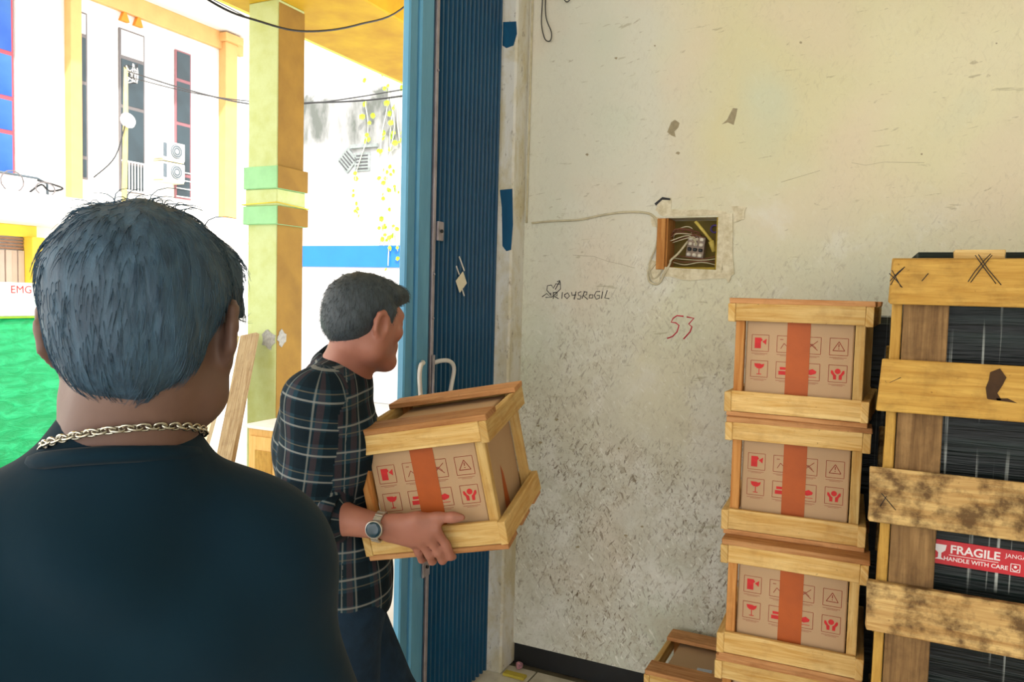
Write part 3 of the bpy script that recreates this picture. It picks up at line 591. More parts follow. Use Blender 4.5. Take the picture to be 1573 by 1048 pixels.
for px, pz, rt in ((-6.963, 3.39, math.pi / 4), (-6.704, 3.36, 0.0)):
    vb = box('vent_block', -.13, .13, -.18, -.151, -.13, .13, vent, nw); vb.location = (px + 4.85, -.165, pz); vb.rotation_euler = (0, rt, 0)
    for k in range(5): box('vent_slot', -.1, .1, -.019, -.0145, -.105 + k * .045, -.085 + k * .045, ventd, vb)
box('pipe_ledge', -2.05, -1.6, -.2, -.151, 3.55, 3.6, vent, nw)
# vine
vn = empty('hanging_vine', (-6.22, 8.97, 4.5), label='sparse yellow-green vine hanging down the white wall', cat='plant')
leaf_m = simple('yellow_green_leaf', (170, 205, 40), .6, .3, 10, 0); stem_m = simple('pale_vine_stem', (205, 210, 190), .8, .2, 20, 0)
lm = pyd([(0, 0, 0), (.045, -.012, -.03), (.055, -.02, -.09), (0, -.03, -.13), (-.055, -.02, -.09), (-.045, -.012, -.03), (0, -.002, -.07)], [(0, 1, 6), (1, 2, 6), (2, 3, 6), (3, 4, 6), (4, 5, 6), (5, 0, 6)])
for k, (dx, L) in enumerate([(-.1, 2.4), (.05, 2.7), (.16, 2.5), (-.32, 1.9), (.0, 2.2)]):
    P = [(dx + .06 * math.sin(i * 1.3 + k) - (.25 if k == 3 else 0) * i / 8, -.02, .1 - L * i / 8) for i in range(9)]
    O('stem', tubes([(spline(P, 4), .008)], 5), stem_m, vn)
    for i in range(9):
        for q in range(2):
            p = P[rnd.randrange(0, 9)]; l = O('leaf', lm, leaf_m, vn, (p[0] + rnd.uniform(-.05, .05), -.03, p[2] + rnd.uniform(-.1, .1)), (rnd.uniform(-.3, .5), rnd.uniform(-1.3, 1.3), rnd.uniform(-.6, .6))); sc = rnd.uniform(.35, .75); l.scale = (sc, sc, sc)

# ---------------------------------------------------------------- building across the street
bwall = simple('white_building_paint', (232, 230, 226), .85, .06, 1.2, .1); borange = simple('orange_building_paint', (222, 172, 108), .8, .12, 3, .1); byel = simple('yellow_shop_paint', (250, 214, 70), .7, .12, 4, .1)
glass_b = simple('blue_tinted_glass', (6, 78, 176), .3, .4, .9, 0, c2=(50, 104, 160)); glass_g = simple('grey_green_glass', (48, 66, 74), .3, .35, 1.2, 0); redf = simple('red_window_frame', (206, 70, 84), .5, .1, 6, 0); greyf = simple('grey_window_frame', (110, 104, 104), .5, .1, 6, 0)
shut_m = simple('brown_roller_shutter', (196, 176, 160), .6, .15, 2, .1)
BX, BY = -16.0, 11.0
bd = empty('shophouse', (BX, BY, -.02), label='white two-storey shophouse with narrow windows across the street', cat='building')
def bb(name, d0, d1, y0, y1, z0, z1, m, par=bd, bev=.01): return box(name, d0, d1, y0 - BY, y1 - BY, z0, z1, m, par, bev)
bb('wall', -6, 0, 0, 16.0, 3.2, 8.15, bwall); bb('ground_floor', -6, -.05, 0, 16.0, 0, 3.2, bwall)
bb('canopy', -.05, 1.1, 0, 16.1, 2.72, 3.28, bwall); bb('fascia', -.04, .06, 0, 10.35, 2.48, 2.72, byel); bb('eave', -.5, 1.5, 0, 16.3, 8.15, 8.35, bwall); bb('roof', -6.2, 1.8, 0, 16.6, 8.36, 9.2, bwall)
bb('cornice', .0, .12, 0, 16.0, 7.72, 8.15, borange)
bb('pilaster', 0, .22, 11.02, 11.27, 3.28, 7.72, borange); pp = bb('pilaster', 0, .25, 15.25, 15.65, 3.28, 7.9, borange); bb('pilaster_cap', 0, .36, 15.15, 15.75, 7.9, 8.1, borange)
bb('pilaster', -.02, .3, 10.1, 10.36, 0, 2.48, byel); bb('pilaster', 0, .1, 9.95, 10.75, 3.28, 7.72, bwall)
def window(y0, y1, z0, z1, fm, gm, bars, lights=()):
    w = bb('window', .005, .05, y0, y1, z0, z1, fm); hy, hz = (y1 - y0) / 2, (z1 - z0) / 2; e = [z0] + list(bars) + [z1]
    for i in range(len(e) - 1):
        a, b = e[i] - (z0 + z1) / 2 + .04, e[i + 1] - (z0 + z1) / 2 - .04
        O('pane', boxm(.02, 2 * hy - .09, b - a, .002, white_metal if i in lights else gm), None, w, (.022, 0, (a + b) / 2))
    return w
window(8.0, 9.92, 3.7, 7.6, redf, glass_b, (4.53, 5.2, 6.08)); window(11.29, 11.52, 3.84, 7.4, greyf, glass_g, (4.3, 5.9, 6.9), (3,))
window(12.3, 12.97, 3.69, 7.36, greyf, glass_g, (4.36, 5.62, 6.72), (3,)); window(13.84, 14.32, 3.72, 7.32, simple('dull_red_frame', (150, 96, 102), .5, .1, 6, 0), glass_g, (4.3, 5.55, 6.6))
rl = bb('railing', .12, .15, 12.28, 12.99, 3.7, 3.74, white_metal); bb('railing', .12, .15, 12.28, 12.99, 4.36, 4.40, white_metal)
for k in range(9): bb('baluster', .125, .145, 12.30 + k * .08, 12.325 + k * .08, 3.74, 4.36, white_metal, bev=.002)
for k in range(4): bb('railing', .12, .15, 13.80, 14.36, 3.75 + k * .2, 3.775 + k * .2, white_metal, bev=.003)
for y in (12.42, 12.78): O('ornament', prism([(-.11, 0), (.11, 0), (0, .28)], 0, .1), simple('deep_orange_paint', (226, 140, 40), .8, .1, 5, 0), bd, (.1, y - BY, 7.52), (0, 0, math.pi / 2))
for k in range(28): bb('shutter_slat', -.02, .02 + .03 * (k % 2), 6.6 + k * .125, 6.6 + (k + 1) * .125 - .01, 0, 2.2, shut_m, bev=.004)
for k in range(4): bb('grille_bar', -.02, .03, 6.6, 10.1, 2.22 + k * .065, 2.26 + k * .065, simple('brown_grille', (150, 110, 84), .6, .2, 8, 0), bev=.004)
ac_dark = simple('ac_dark_grille', (92, 104, 112), .5, .2, 12, 0)
for z, lab in ((4.56, 'upper of two white air conditioner units on the shophouse wall'), (4.07, 'lower of two white air conditioner units on the shophouse wall')):
    ac = empty('air_conditioner', (BX + .05, 13.53, z), label=lab, cat='air conditioner', group='air conditioner units')
    box('casing', 0, .3, -.34, .34, 0, .42, white_metal, ac, .015); f = O('fan_grille', lathe([(.17, 0), (.17, .012), (.15, .02), (.03, .016), (.01, .02)], 24), ac_dark, ac, (.3, .08, .21), (0, math.pi / 2, 0))
    O('hub', lathe([(.05, 0), (.045, .01), (.01, .014)], 14), white_metal, f, (0, 0, .018)); box('side_vent', .301, .306, -.3, -.2, .05, .37, ac_dark, ac); box('bracket', -.045, .3, -.3, .3, -.045, -.005, simple('cream_bracket', (232, 226, 180), .6, .1, 8, 0), ac)
    for q in range(3): O('grille_ring', tubes([([(.05 * (q + 1) * math.cos(a * math.pi / 8), .05 * (q + 1) * math.sin(a * math.pi / 8), .022) for a in range(17)], .004)], 5), white_metal, f)
O('drain_pipe', tubes([([(BX + .06, 13.42, 7.0), (BX + .06, 13.44, 5.0)], .018)]), white_metal, label='thin white pipe running down to the air conditioners', cat='pipe')
# utility pole with its wires
up_ = empty('utility_pole', (-13.0, 10.10, -.02), label='slim yellowish utility pole with tangled wires before the shophouse', cat='pole')
O('pole', tubes([([(0, -.06, 0), (0, .05, 4.65), (0, .06, 5.6)], [.055, .045, .035])], 10), simple('yellow_pole_paint', (226, 206, 130), .7, .2, 6, .1), up_)
O('insulator', lathe([(.04, -.06), (.13, -.05), (.15, 0), (.13, .05), (.04, .06)], 16), white_metal, up_, (.05, .06, 4.62), (0, math.pi / 2 - .3, 0))
for k in range(8):
    P = [(0.02, .06 + rnd.uniform(-.05, .25), 5.6 + rnd.uniform(-.25, .12)) for _ in range(5)]; O('wire_tangle', tubes([(spline([(0, .06, 5.3)] + P, 4), .012)], 5), white_metal if k % 2 else black_wire, up_)
O('stay_wire', tubes([(spline([(0.05, .02, 4.6), (.1, -.25, 3.9), (.2, -.75, 3.45)], 6), .012)], 5), black_wire, up_)
def wire(name, P, r, label): return O(name, tubes([(spline(P, 8), r)], 5), black_wire, label=label, cat='wire')
wire('street_wire', [(-13, 10.2, 5.52), (-10.5, 9.3, 4.75), (-8.2, 8.4, 4.12), (-6.9, 8.0, 3.94), (-5.4, 8.0, 3.9), (-2.5, 8.0, 4.1)], .011, 'black street wire sagging from the utility pole behind the column')
wire('street_wire', [(-13, 10.25, 5.42), (-10.5, 9.35, 4.72), (-8.2, 8.45, 4.17), (-6.6, 8.3, 4.02), (-2.5, 8.4, 4.3)], .008, 'thinner street wire just under the thicker one from the pole')
wire('porch_wire', [(-2.2, 1.6, 2.66), (-2.2, 2.05, 2.56), (-2.2, 2.3, 2.565), (-2.2, 2.557, 2.608), (-2.2, 2.901, 2.743), (-2.2, 3.297, 2.97), (-2.2, 3.9, 3.59)], .0045, 'black wire sagging across the top of the porch opening')
wire('street_wire', [(-14.4, 11.6, 8.3), (-14.4, 13.5, 8.16), (-14.4, 15.6, 8.05)], .012, 'thin wire along the shophouse eave')
# rail with planters on the canopy
rb = empty('canopy_clutter', (BX + .7, 9.6, 3.26), label='dark rail and wire coil lying on the shophouse canopy', cat='rail')
O('rail', tubes([([(0, -1.5, .38), (0, .35, .34), (.0, .55, .26), (.0, .56, .04)], .025)], 6), ac_dark, rb)
O('coil', tubes([(([(0.1, -.2 + .22 * math.cos(a * .5), .2 + .2 * math.sin(a * .5)) for a in range(14)]), .014)], 5), MATS['grey_window_frame'], rb); O('coil', tubes([(([(0.1, .45 + .2 * math.cos(a * .5), .14 + .13 * math.sin(a * .5)) for a in range(14)]), .014)], 5), MATS['grey_window_frame'], rb)
O('bundle', tubes([(spline([(0, .2, .05), (.05, .4, .22), (0, .6, .12), (.05, .85, .2), (.1, .6, .25), (0, .35, .3)], 4), .02)], 5), black_wire, rb)

# ---------------------------------------------------------------- green tarpaulin stall and white van
tarp_m = NT('green_tarpaulin'); _v = tarp_m.coord(); _n = tarp_m.noise(tarp_m.coord(scale=(1, 1, 3)), 6, 5, .6, .5)
tarp_m.col(tarp_m.mix(tarp_m.ramp(_n, (.4, 0.0), (.66, 1.0)), lin((0, 176, 104)), lin((36, 214, 140)))).rough(.4); tarp_m.bump(_n, .6, .03); tarp_m = tarp_m.m
def tarp():
    V = []; Fc = []; n = 120; rows = [(0.0, 1.06), (.3, 1.05), (.7, 1.03), (1.05, 1.01), (1.27, 1.0), (1.31, .985)]
    x0, x1, y0, y1 = -.85, .85, -1.1, 1.1; per = 2 * (x1 - x0 + y1 - y0)
    for z, sc in rows:
        for k in range(n):
            s_ = per * k / n
            if s_ < x1 - x0: p = (x0 + s_, y0)
            elif s_ < x1 - x0 + y1 - y0: p = (x1, y0 + s_ - (x1 - x0))
            elif s_ < 2 * (x1 - x0) + y1 - y0: p = (x1 - (s_ - (x1 - x0) - (y1 - y0)), y1)
            else: p = (x0, y1 - (s_ - 2 * (x1 - x0) - (y1 - y0)))
            w = 1 + (sc - 1) * 1 + .012 * math.sin(k * 1.7 + z) * (1.35 - z)
            V.append((p[0] * w, p[1] * w, z + .006 * math.sin(k * .9 + z * 5)))
    for i in range(len(rows) - 1):
        for k in range(n): Fc.append((i * n + k, i * n + (k + 1) % n, (i + 1) * n + (k + 1) % n, (i + 1) * n + k))
    Fc.append(tuple((len(rows) - 1) * n + k for k in range(n))); Fc.append(tuple(range(n - 1, -1, -1)))
    return pyd(V, Fc, smooth=True)
ts = empty('covered_stall', (-6.75, 3.35, -.02), label='low stall covered by a bright green tarpaulin beside the street', cat='stall')
O('tarpaulin', tarp(), tarp_m, ts); box('table_board', -.9, .9, -1.15, 1.15, 1.318, 1.36, white_metal, ts, .006)
O('rope', tubes([([(.872, -1.12, 1.312), (.872, 1.12, 1.312)], .012)], 6), simple('lime_rope', (190, 236, 60), .6, .1, 10, 0), ts)
vw = simple('van_white', (238, 238, 234), .3, .03, 3, 0); vg = simple('van_glass', (176, 196, 188), .15, .1, 4, 0); blk = simple('tyre_rubber', (30, 30, 30), .8, .2, 10, .1)
van = empty('parked_van', (-10.2, 5.5, -.02), rot=(0, 0, 0), label='white parked van with red lettering beyond the green stall', cat='van')
def hull(prof, x0, x1): # side profile in (y,z)
    me = prism(prof, x0, x1); me.transform(Matrix(((0, 1, 0, 0), (1, 0, 0, 0), (0, 0, 1, 0), (0, 0, 0, 1)))); me.flip_normals(); return me
vbody = O('body', hull([(-1.9, .3), (1.5, .3), (1.95, .42), (1.98, .8), (1.75, .98), (1.2, 1.08), (.75, 1.5), (.6, 1.56), (-1.75, 1.58), (-1.92, 1.45)], -.8, .8), vw, van)
O('side_window', hull([(-1.7, 1.16), (.95, 1.16), (.66, 1.36), (-1.7, 1.36)], .795, .806), vg, van); O('stripe', hull([(-1.9, .92), (1.7, .92), (1.7, .98), (-1.9, .98)], .795, .806), MATS['lime_rope'], van)
O('windscreen', pyd([(-.65, 1.22, 1.1), (.65, 1.22, 1.1), (.6, .79, 1.49), (-.6, .79, 1.49)], [(0, 1, 2, 3)]), vg, van)
lm2 = text_mesh('EMG', .13, 0.0); O('lettering', lm2, red_ink, van, (.808, .40, 1.475), (math.pi / 2, 0, math.pi / 2))
for y in (-1.25, 1.25):
    for x in (-.72, .72): O('wheel', lathe([(.16, -.1), (.3, -.1), (.32, -.06), (.32, .06), (.3, .1), (.16, .1), (.15, .07), (.03, .07)], 24), blk, van, (x, y, .32), (0, math.pi / 2 * (1 if x > 0 else -1), 0))

# ---------------------------------------------------------------- people: implicit surfaces turned into one mesh each
def npv(v): return np.array(v, np.float32)
class SDF:
    def __init__(s, h): s.h = h; s.p = []
    def cone(s, a, ra, b, rb, k=0.02, fr=None, flat=1.0, sub=False):
        s.p.append(('c', npv(a), ra, npv(b), rb, k, fr, flat, sub)); return s
    def ell(s, c, r, fr=None, k=0.02, sub=False):
        fr = np.eye(3) if fr is None else np.array(fr); z_ = np.linalg.norm(fr[:, 0])
        s.p.append(('e', npv(c), npv(r) * z_, k, npv(fr / z_), sub)); return s
    def cut(s, n, p, k=0.0):
        n = npv(n); n = n / np.linalg.norm(n); s.p.append(('h', n, float(n @ npv(p)), k)); return s
    def path(s, pts, r, k=0.01, **kw):
        R = r if isinstance(r, (list, tuple)) else [r] * len(pts)
        for i in range(len(pts) - 1): s.cone(pts[i], R[i], pts[i + 1], R[i + 1], k, **kw)
        return s
    def bounds(s, q):
        if q[0] == 'c':
            m = max(q[2], q[4]) * max(1.0, q[7]); return np.minimum(q[1], q[3]) - m, np.maximum(q[1], q[3]) + m
        m = q[2].max(); return q[1] - m, q[1] + m
    def field(s):
        B = [s.bounds(q) for q in s.p if q[0] != 'h' and not q[-1]]
        lo = np.min([b[0] for b in B], 0) - 0.03; hi = np.max([b[1] for b in B], 0) + 0.03
        n = np.ceil((hi - lo) / s.h).astype(int) + 1; V = np.full(n, 0.5, np.float32)
        ax = [lo[i] + s.h * np.arange(n[i], dtype=np.float32) for i in range(3)]
        for q in s.p:
            if q[0] == 'h':
                D = q[1][0] * ax[0][:, None, None] + q[1][1] * ax[1][None, :, None] + q[1][2] * ax[2][None, None, :] - q[2]
                V = np.maximum(V, D); continue
            l, u = s.bounds(q); mar = 0.05
            i0 = np.clip(((l - mar - lo) / s.h).astype(int), 0, n - 1); i1 = np.clip(((u + mar - lo) / s.h).astype(int) + 2, 1, n)
            X = ax[0][i0[0]:i1[0], None, None]; Y = ax[1][None, i0[1]:i1[1], None]; Z = ax[2][None, None, i0[2]:i1[2]]
            sl = tuple(slice(i0[i], i1[i]) for i in range(3))
            if q[0] == 'c':
                _, a, ra, b, rb, k, fr, flat, sub = q
                P = [X - a[0], Y - a[1], Z - a[2]]; d = b - a
                if fr is not None:   # flatten along fr (a unit vector): distance along it counts 1/flat
                    f = npv(fr); t_ = P[0] * f[0] + P[1] * f[1] + P[2] * f[2]; g_ = 1.0 / flat - 1.0
                    P = [P[i] + t_ * (g_ * f[i]) for i in range(3)]; d = d + f * (float(d @ f) * g_)
                L = max(float(d @ d), 1e-9); t_ = np.clip((P[0] * d[0] + P[1] * d[1] + P[2] * d[2]) / L, 0, 1)
                D = np.sqrt((P[0] - t_ * d[0]) ** 2 + (P[1] - t_ * d[1]) ** 2 + (P[2] - t_ * d[2]) ** 2) - (ra + (rb - ra) * t_)
                if fr is not None: D = D * min(1.0, (1 + flat) / 2)
            else:
                _, c, r, k, fr, sub = q
                P = [X - c[0], Y - c[1], Z - c[2]]; Q = [P[0] * fr[0, j] + P[1] * fr[1, j] + P[2] * fr[2, j] for j in range(3)]
                k0 = np.sqrt(sum((Q[j] / r[j]) ** 2 for j in range(3))); k1 = np.sqrt(sum((Q[j] / r[j] ** 2) ** 2 for j in range(3))) + 1e-6
                D = k0 * (k0 - 1) / k1
            A = V[sl]
            if sub: D = -D; hh = np.maximum(k - np.abs(A - D), 0) / k; V[sl] = np.maximum(A, D) + hh * hh * k * 0.25
            else: hh = np.maximum(k - np.abs(A - D), 0) / k; V[sl] = np.minimum(A, D) - hh * hh * k * 0.25
        return V, lo, ax
    def mesh(s, base, disp=None, smooth=2):
        V, lo, ax = s.field()
        if disp is not None: V = V + disp(ax[0][:, None, None], ax[1][None, :, None], ax[2][None, None, :]).astype(np.float32)
        n = V.shape; ins = V < 0; acc = {}; cells = []; pts = []; quads = []
        offs = [((0, 0, 0), (0, -1, 0), (0, -1, -1), (0, 0, -1)), ((0, 0, 0), (0, 0, -1), (-1, 0, -1), (-1, 0, 0)), ((0, 0, 0), (-1, 0, 0), (-1, -1, 0), (0, -1, 0))]
        st = np.array([n[1] * n[2], n[2], 1])
        for a in range(3):
            s0 = [slice(None)] * 3; s1 = [slice(None)] * 3; s0[a] = slice(0, -1); s1[a] = slice(1, None)
            A, B = ins[tuple(s0)], ins[tuple(s1)]; I = np.argwhere(A != B)
            I = I[((I > 0) & (I < np.array(n) - 1)).all(1) | True]
            ok = np.ones(len(I), bool)
            for j in range(3):
                if j != a: ok &= (I[:, j] > 0) & (I[:, j] < n[j] - 1)
            I = I[ok]; va = V[tuple(I.T)]; J = I.copy(); J[:, a] += 1; vb = V[tuple(J.T)]
            t_ = va / (va - vb); P = I.astype(np.float64); P[:, a] += t_; fl = ins[tuple(I.T)]
            qd = []
            for o in offs[a]:
                cid = (I + np.array(o)) @ st; cells.append(cid); pts.append(P); qd.append(cid)
            qd = np.stack(qd, 1); qd[~fl] = qd[~fl][:, ::-1]; quads.append(qd)
        cells = np.concatenate(cells); pts = np.concatenate(pts); quads = np.concatenate(quads)
        u, inv = np.unique(cells, return_inverse=True); cnt = np.bincount(inv)
        W_ = np.stack([np.bincount(inv, pts[:, j]) / cnt for j in range(3)], 1) * s.h + lo
        F_ = np.searchsorted(u, quads)
        for _ in range(smooth):
            e = np.concatenate([F_[:, [0, 1]], F_[:, [1, 2]], F_[:, [2, 3]], F_[:, [3, 0]]]); m = len(W_)
            c_ = np.bincount(e[:, 0], minlength=m) + np.bincount(e[:, 1], minlength=m)
            N_ = np.stack([np.bincount(e[:, 0], W_[e[:, 1], j], m) + np.bincount(e[:, 1], W_[e[:, 0], j], m) for j in range(3)], 1) / np.maximum(c_, 1)[:, None]
            W_ = W_ * 0.5 + N_ * 0.5
        W_ = W_ - np.array(base)
        me = bpy.data.meshes.new('mesh'); me.vertices.add(len(W_)); me.vertices.foreach_set('co', W_.astype(np.float32).ravel())
        me.loops.add(F_.size); me.loops.foreach_set('vertex_index', F_.ravel().astype(np.int32)); me.polygons.add(len(F_))
        me.polygons.foreach_set('loop_start', np.arange(0, F_.size, 4, dtype=np.int32)); me.update(calc_edges=True); me.validate()
        me.polygons.foreach_set('use_smooth', np.ones(len(me.polygons), bool)); return me
def V3(*a): return Vector(a)
def frame(yaw, pitch=0.0, roll=0.0):
    """columns: right, forward, up; yaw is the heading from +X"""
    f = Vector((math.cos(yaw), math.sin(yaw), 0)); r = Vector((math.sin(yaw), -math.cos(yaw), 0)); u = Vector((0, 0, 1))
    f2 = f * math.cos(pitch) + u * math.sin(pitch); u2 = u * math.cos(pitch) - f * math.sin(pitch)
    r3 = r * math.cos(roll) + u2 * math.sin(roll); u3 = u2 * math.cos(roll) - r * math.sin(roll)
    return np.array([[r3.x, f2.x, u3.x], [r3.y, f2.y, u3.y], [r3.z, f2.z, u3.z]])
def add_head(S, c, R, eo=.010):
    q = lambda x, y, z: np.array(c) + R @ np.array([x, y, z])
    S.ell(q(0, -.012, .036), (.074, .094, .082), R, .03); S.ell(q(0, .030, -.020), (.063, .066, .088), R, .03)
    S.cone(q(-.046, .0, -.068), .021, q(-.012, .072, -.098), .018, .025); S.cone(q(.046, .0, -.068), .021, q(.012, .072, -.098), .018, .025)
    S.cone(q(-.012, .074, -.096), .017, q(.012, .074, -.096), .017, .02)
    S.cone(q(-.05, .0, -.065), .024, q(-.05, .02, -.01), .022, .03); S.cone(q(.05, .0, -.065), .024, q(.05, .02, -.01), .022, .03)
    S.cone(q(-.036, .076, .022), .014, q(.036, .076, .022), .014, .02)
    S.cone(q(0, .092, .012), .009, q(0, .107, -.020), .0125, .012); S.ell(q(.011, .098, -.026), (.009, .011, .008), R, .01); S.ell(q(-.011, .098, -.026), (.009, .011, .008), R, .01)
    for s_ in (-1, 1): S.ell(q(.031 * s_, .101, .006), (.016, .016, .011), R, .012, True); S.ell(q(.03 * s_, .083, .004), (.014, .012, .010), R, .006); S.ell(q(.043 * s_, .07, -.02), (.018, .016, .015), R, .02)
    S.cone(q(-.02, .086, -.054), .008, q(.02, .086, -.054), .008, .01); S.cone(q(-.017, .086, -.066), .009, q(.017, .086, -.066), .009, .008); S.ell(q(0, .103, -.060), (.024, .012, .0022), R, .004, True)
    for s_ in (-1, 1):
        e = [q(s_ * (.074 + eo * w), -.004 + .019 * math.sin(a), -.004 + .030 * math.cos(a)) for a, w in ((2.6, .3), (2.0, .5), (1.0, .6), (.2, .8), (-.6, 1.1), (-1.3, 1.1), (-2.0, .9), (-2.7, .5))]
        S.path(e, .0062, .006); S.ell(q(s_ * .075, -.004, -.004), (.0075, .015, .026), R, .006); S.ell(q(s_ * .078, .002, -.036), (.006, .008, .009), R, .008)
        S.ell(q(s_ * .086, .0, -.006), (.007, .009, .013), R, .006, True)
def add_hand(S, w, d, n, s_, curl=.5, sc=1.0):
    """relaxed hand: wrist, direction, back-of-hand normal, thumb side (vector)"""
    w, d, n, t_ = (Vector(v) for v in (w, d, n, s_)); d.normalize(); n.normalize(); t_.normalize()
    for k, (off, L, fl) in enumerate(((.028, .088, .068), (.010, .092, .076), (-.010, .088, .070), (-.027, .080, .055))):
        kn = w + d * L * sc + t_ * off * sc; S.cone(w + t_ * off * .6 * sc, .013 * sc, kn, .0105 * sc, .012)
        p = kn; a = 0.0; r = .0092 * sc
        for j in range(3):
            a += curl * (.6, .8, .6)[j]; p2 = p + (d * math.cos(a) - n * math.sin(a)) * fl * (.45, .32, .25)[j] * sc
            S.cone(p, r, p2, r * .9, .005); p = p2; r *= .92
    b = w + d * .025 * sc + t_ * .026 * sc; p2 = b + (d * .7 + t_ * .75 - n * .3).normalized() * .042 * sc; p3 = p2 + (d * .95 + t_ * .25 - n * .35).normalized() * .032 * sc; p4 = p3 + (d + t_ * .05 - n * .3).normalized() * .024 * sc
    S.cone(b, .015 * sc, p2, .0115 * sc, .012); S.cone(p2, .011 * sc, p3, .0102 * sc, .005); S.cone(p3, .0102 * sc, p4, .0085 * sc, .005)
def add_trunk(S, J, R, g=0.0, arms=True, k=.04):
    """torso from pelvis to shoulders; g inflates"""
    f = R[:, 1]; rt = R[:, 0]; up = R[:, 2]; P = {a: np.array(b) for a, b in J.items() if a not in ("nr", "eo")}
    S.cone(P['pelvis'] - rt * .065, .105 + g, P['pelvis'] + rt * .065, .105 + g, k, f, .95)
    S.cone(P['pelvis'] + up * .05, .145 + g, P['waist'], .138 + g, k, f, .74); S.cone(P['waist'], .138 + g, P['chest'], .158 + g, k, f, .70)
    S.cone(P['chest'] - rt * .06, .115 + g, P['chest'] + rt * .06, .115 + g, k, f, .92)
    S.cone(P['chest'] + up * .07 - rt * .09 - f * .01, .075 + g, P['chest'] + up * .07 + rt * .09 - f * .01, .075 + g, k)
    S.cone(P['shL'], .050 + g, P['neck'] - up * .012, .050 + g * .5, k); S.cone(P['shR'], .050 + g, P['neck'] - up * .012, .050 + g * .5, k)
    if arms: S.ell(P['shL'], (.056 + g,) * 3, None, k); S.ell(P['shR'], (.056 + g,) * 3, None, k)
def body(J, RT_, RH, headc, hands, h=.005):
    S = SDF(h); P = {a: np.array(b) for a, b in J.items() if a not in ("nr", "eo")}
    add_trunk(S, J, RT_, -.006); up = RT_[:, 2]
    for s_ in 'LR':
        S.cone(P['sh' + s_], .050, P['el' + s_], .040, .03); S.cone(P['el' + s_], .040, P['el' + s_] + (P['wr' + s_] - P['el' + s_]) * .3, .042, .02)
        S.cone(P['el' + s_] + (P['wr' + s_] - P['el' + s_]) * .3, .042, P['wr' + s_], .027, .03)
        S.cone(P['hip' + s_], .085, P['kn' + s_], .055, .03); S.cone(P['kn' + s_], .054, P['kn' + s_] * .65 + P['an' + s_] * .35, .055, .02); S.cone(P['kn' + s_] * .65 + P['an' + s_] * .35, .055, P['an' + s_], .036, .03)
        to = P['to' + s_]; S.cone(P['an' + s_] - np.array([0, 0, .03]), .034, to, .026, .02)
    nb = P['neck']; hb = np.array(headc) + RH @ np.array([0, -.022, -.055]); nr = J.get("nr", .057)
    S.cone(nb - up * .03, nr + .005, hb, nr, .035); add_head(S, headc, RH, J.get("eo", .010))
    hands(S); return S
def trousers(J, R, h=.007, g=.016):
    S = SDF(h); P = {a: np.array(b) for a, b in J.items() if a not in ("nr", "eo")}; f = R[:, 1]; rt = R[:, 0]; up = R[:, 2]
    S.cone(P['pelvis'] - rt * .065, .105 + g, P['pelvis'] + rt * .065, .105 + g, .03, f, .95); S.cone(P['pelvis'] + up * .03, .142 + g, P['pelvis'] + up * .10, .138 + g, .03, f, .76)
    for s_ in 'LR': S.cone(P['hip' + s_], .088 + g, P['kn' + s_], .064 + g, .03); S.cone(P['kn' + s_], .064 + g, P['an' + s_] - np.array([0, 0, .03]), .058 + g, .03)
    S.cut(up, P['pelvis'] + up * .12); S.cut((0, 0, -1), (0, 0, .035)); return S
def shoe(J, s_, h=.006):
    S = SDF(h); an = np.array(J['an' + s_]); to = np.array(J['to' + s_]); d = to - an; d[2] = 0; d /= np.linalg.norm(d)
    he = np.array([an[0], an[1], .045]) - d * .03; S.cone(he, .047, np.array([to[0], to[1], .042]) + d * .03, .045, .03); S.cone(he + d * .03 + np.array([0, 0, .03]), .048, he + d * .1, .05, .03)
    S.cut((0, 0, -1), (0, 0, .0)); return S
def wob(seed, amp, fx, fy, fz):
    r = random.Random(seed); T = [(r.uniform(.6, 1.4) * fx, r.uniform(.6, 1.4) * fy, r.uniform(.6, 1.4) * fz, r.uniform(0, 6.28), r.uniform(.4, 1)) for _ in range(5)]
    return lambda x, y, z: amp * sum(w * np.sin(a * x + b * y + c_ * z + p) for a, b, c_, p, w in T) / 2.2
def strands(me, n, length, flow, seed, rad=.0005, lift=.004, pick=None, seg=5):
    r = random.Random(seed); m = len(me.vertices); co = np.empty(m * 3, np.float32); no = np.empty(m * 3, np.float32)
    me.vertices.foreach_get('co', co); me.vertices.foreach_get('normal', no); co = co.reshape(-1, 3); no = no.reshape(-1, 3)
    idx = np.arange(m) if pick is None else np.nonzero(pick(co))[0]; L = []
    for _ in range(n):
        i = idx[r.randrange(len(idx))]; p = Vector(co[i]); nn = Vector(no[i]); d = flow(p, nn, r); d = (d - nn * d.dot(nn)).normalized()
        ln_ = length * r.uniform(.5, 1.2); P = [p - nn * .002]
        for k in range(1, seg):
            u_ = k / (seg - 1); P.append(p + d * ln_ * u_ + nn * (lift * math.sin(u_ * 2.2) * r.uniform(.6, 1.2) - ln_ * ln_ * u_ * u_ * 4.5))
        L.append((P, [rad * (1 - .8 * k / (seg - 1)) for k in range(seg)]))
    return tubes(L, 3)

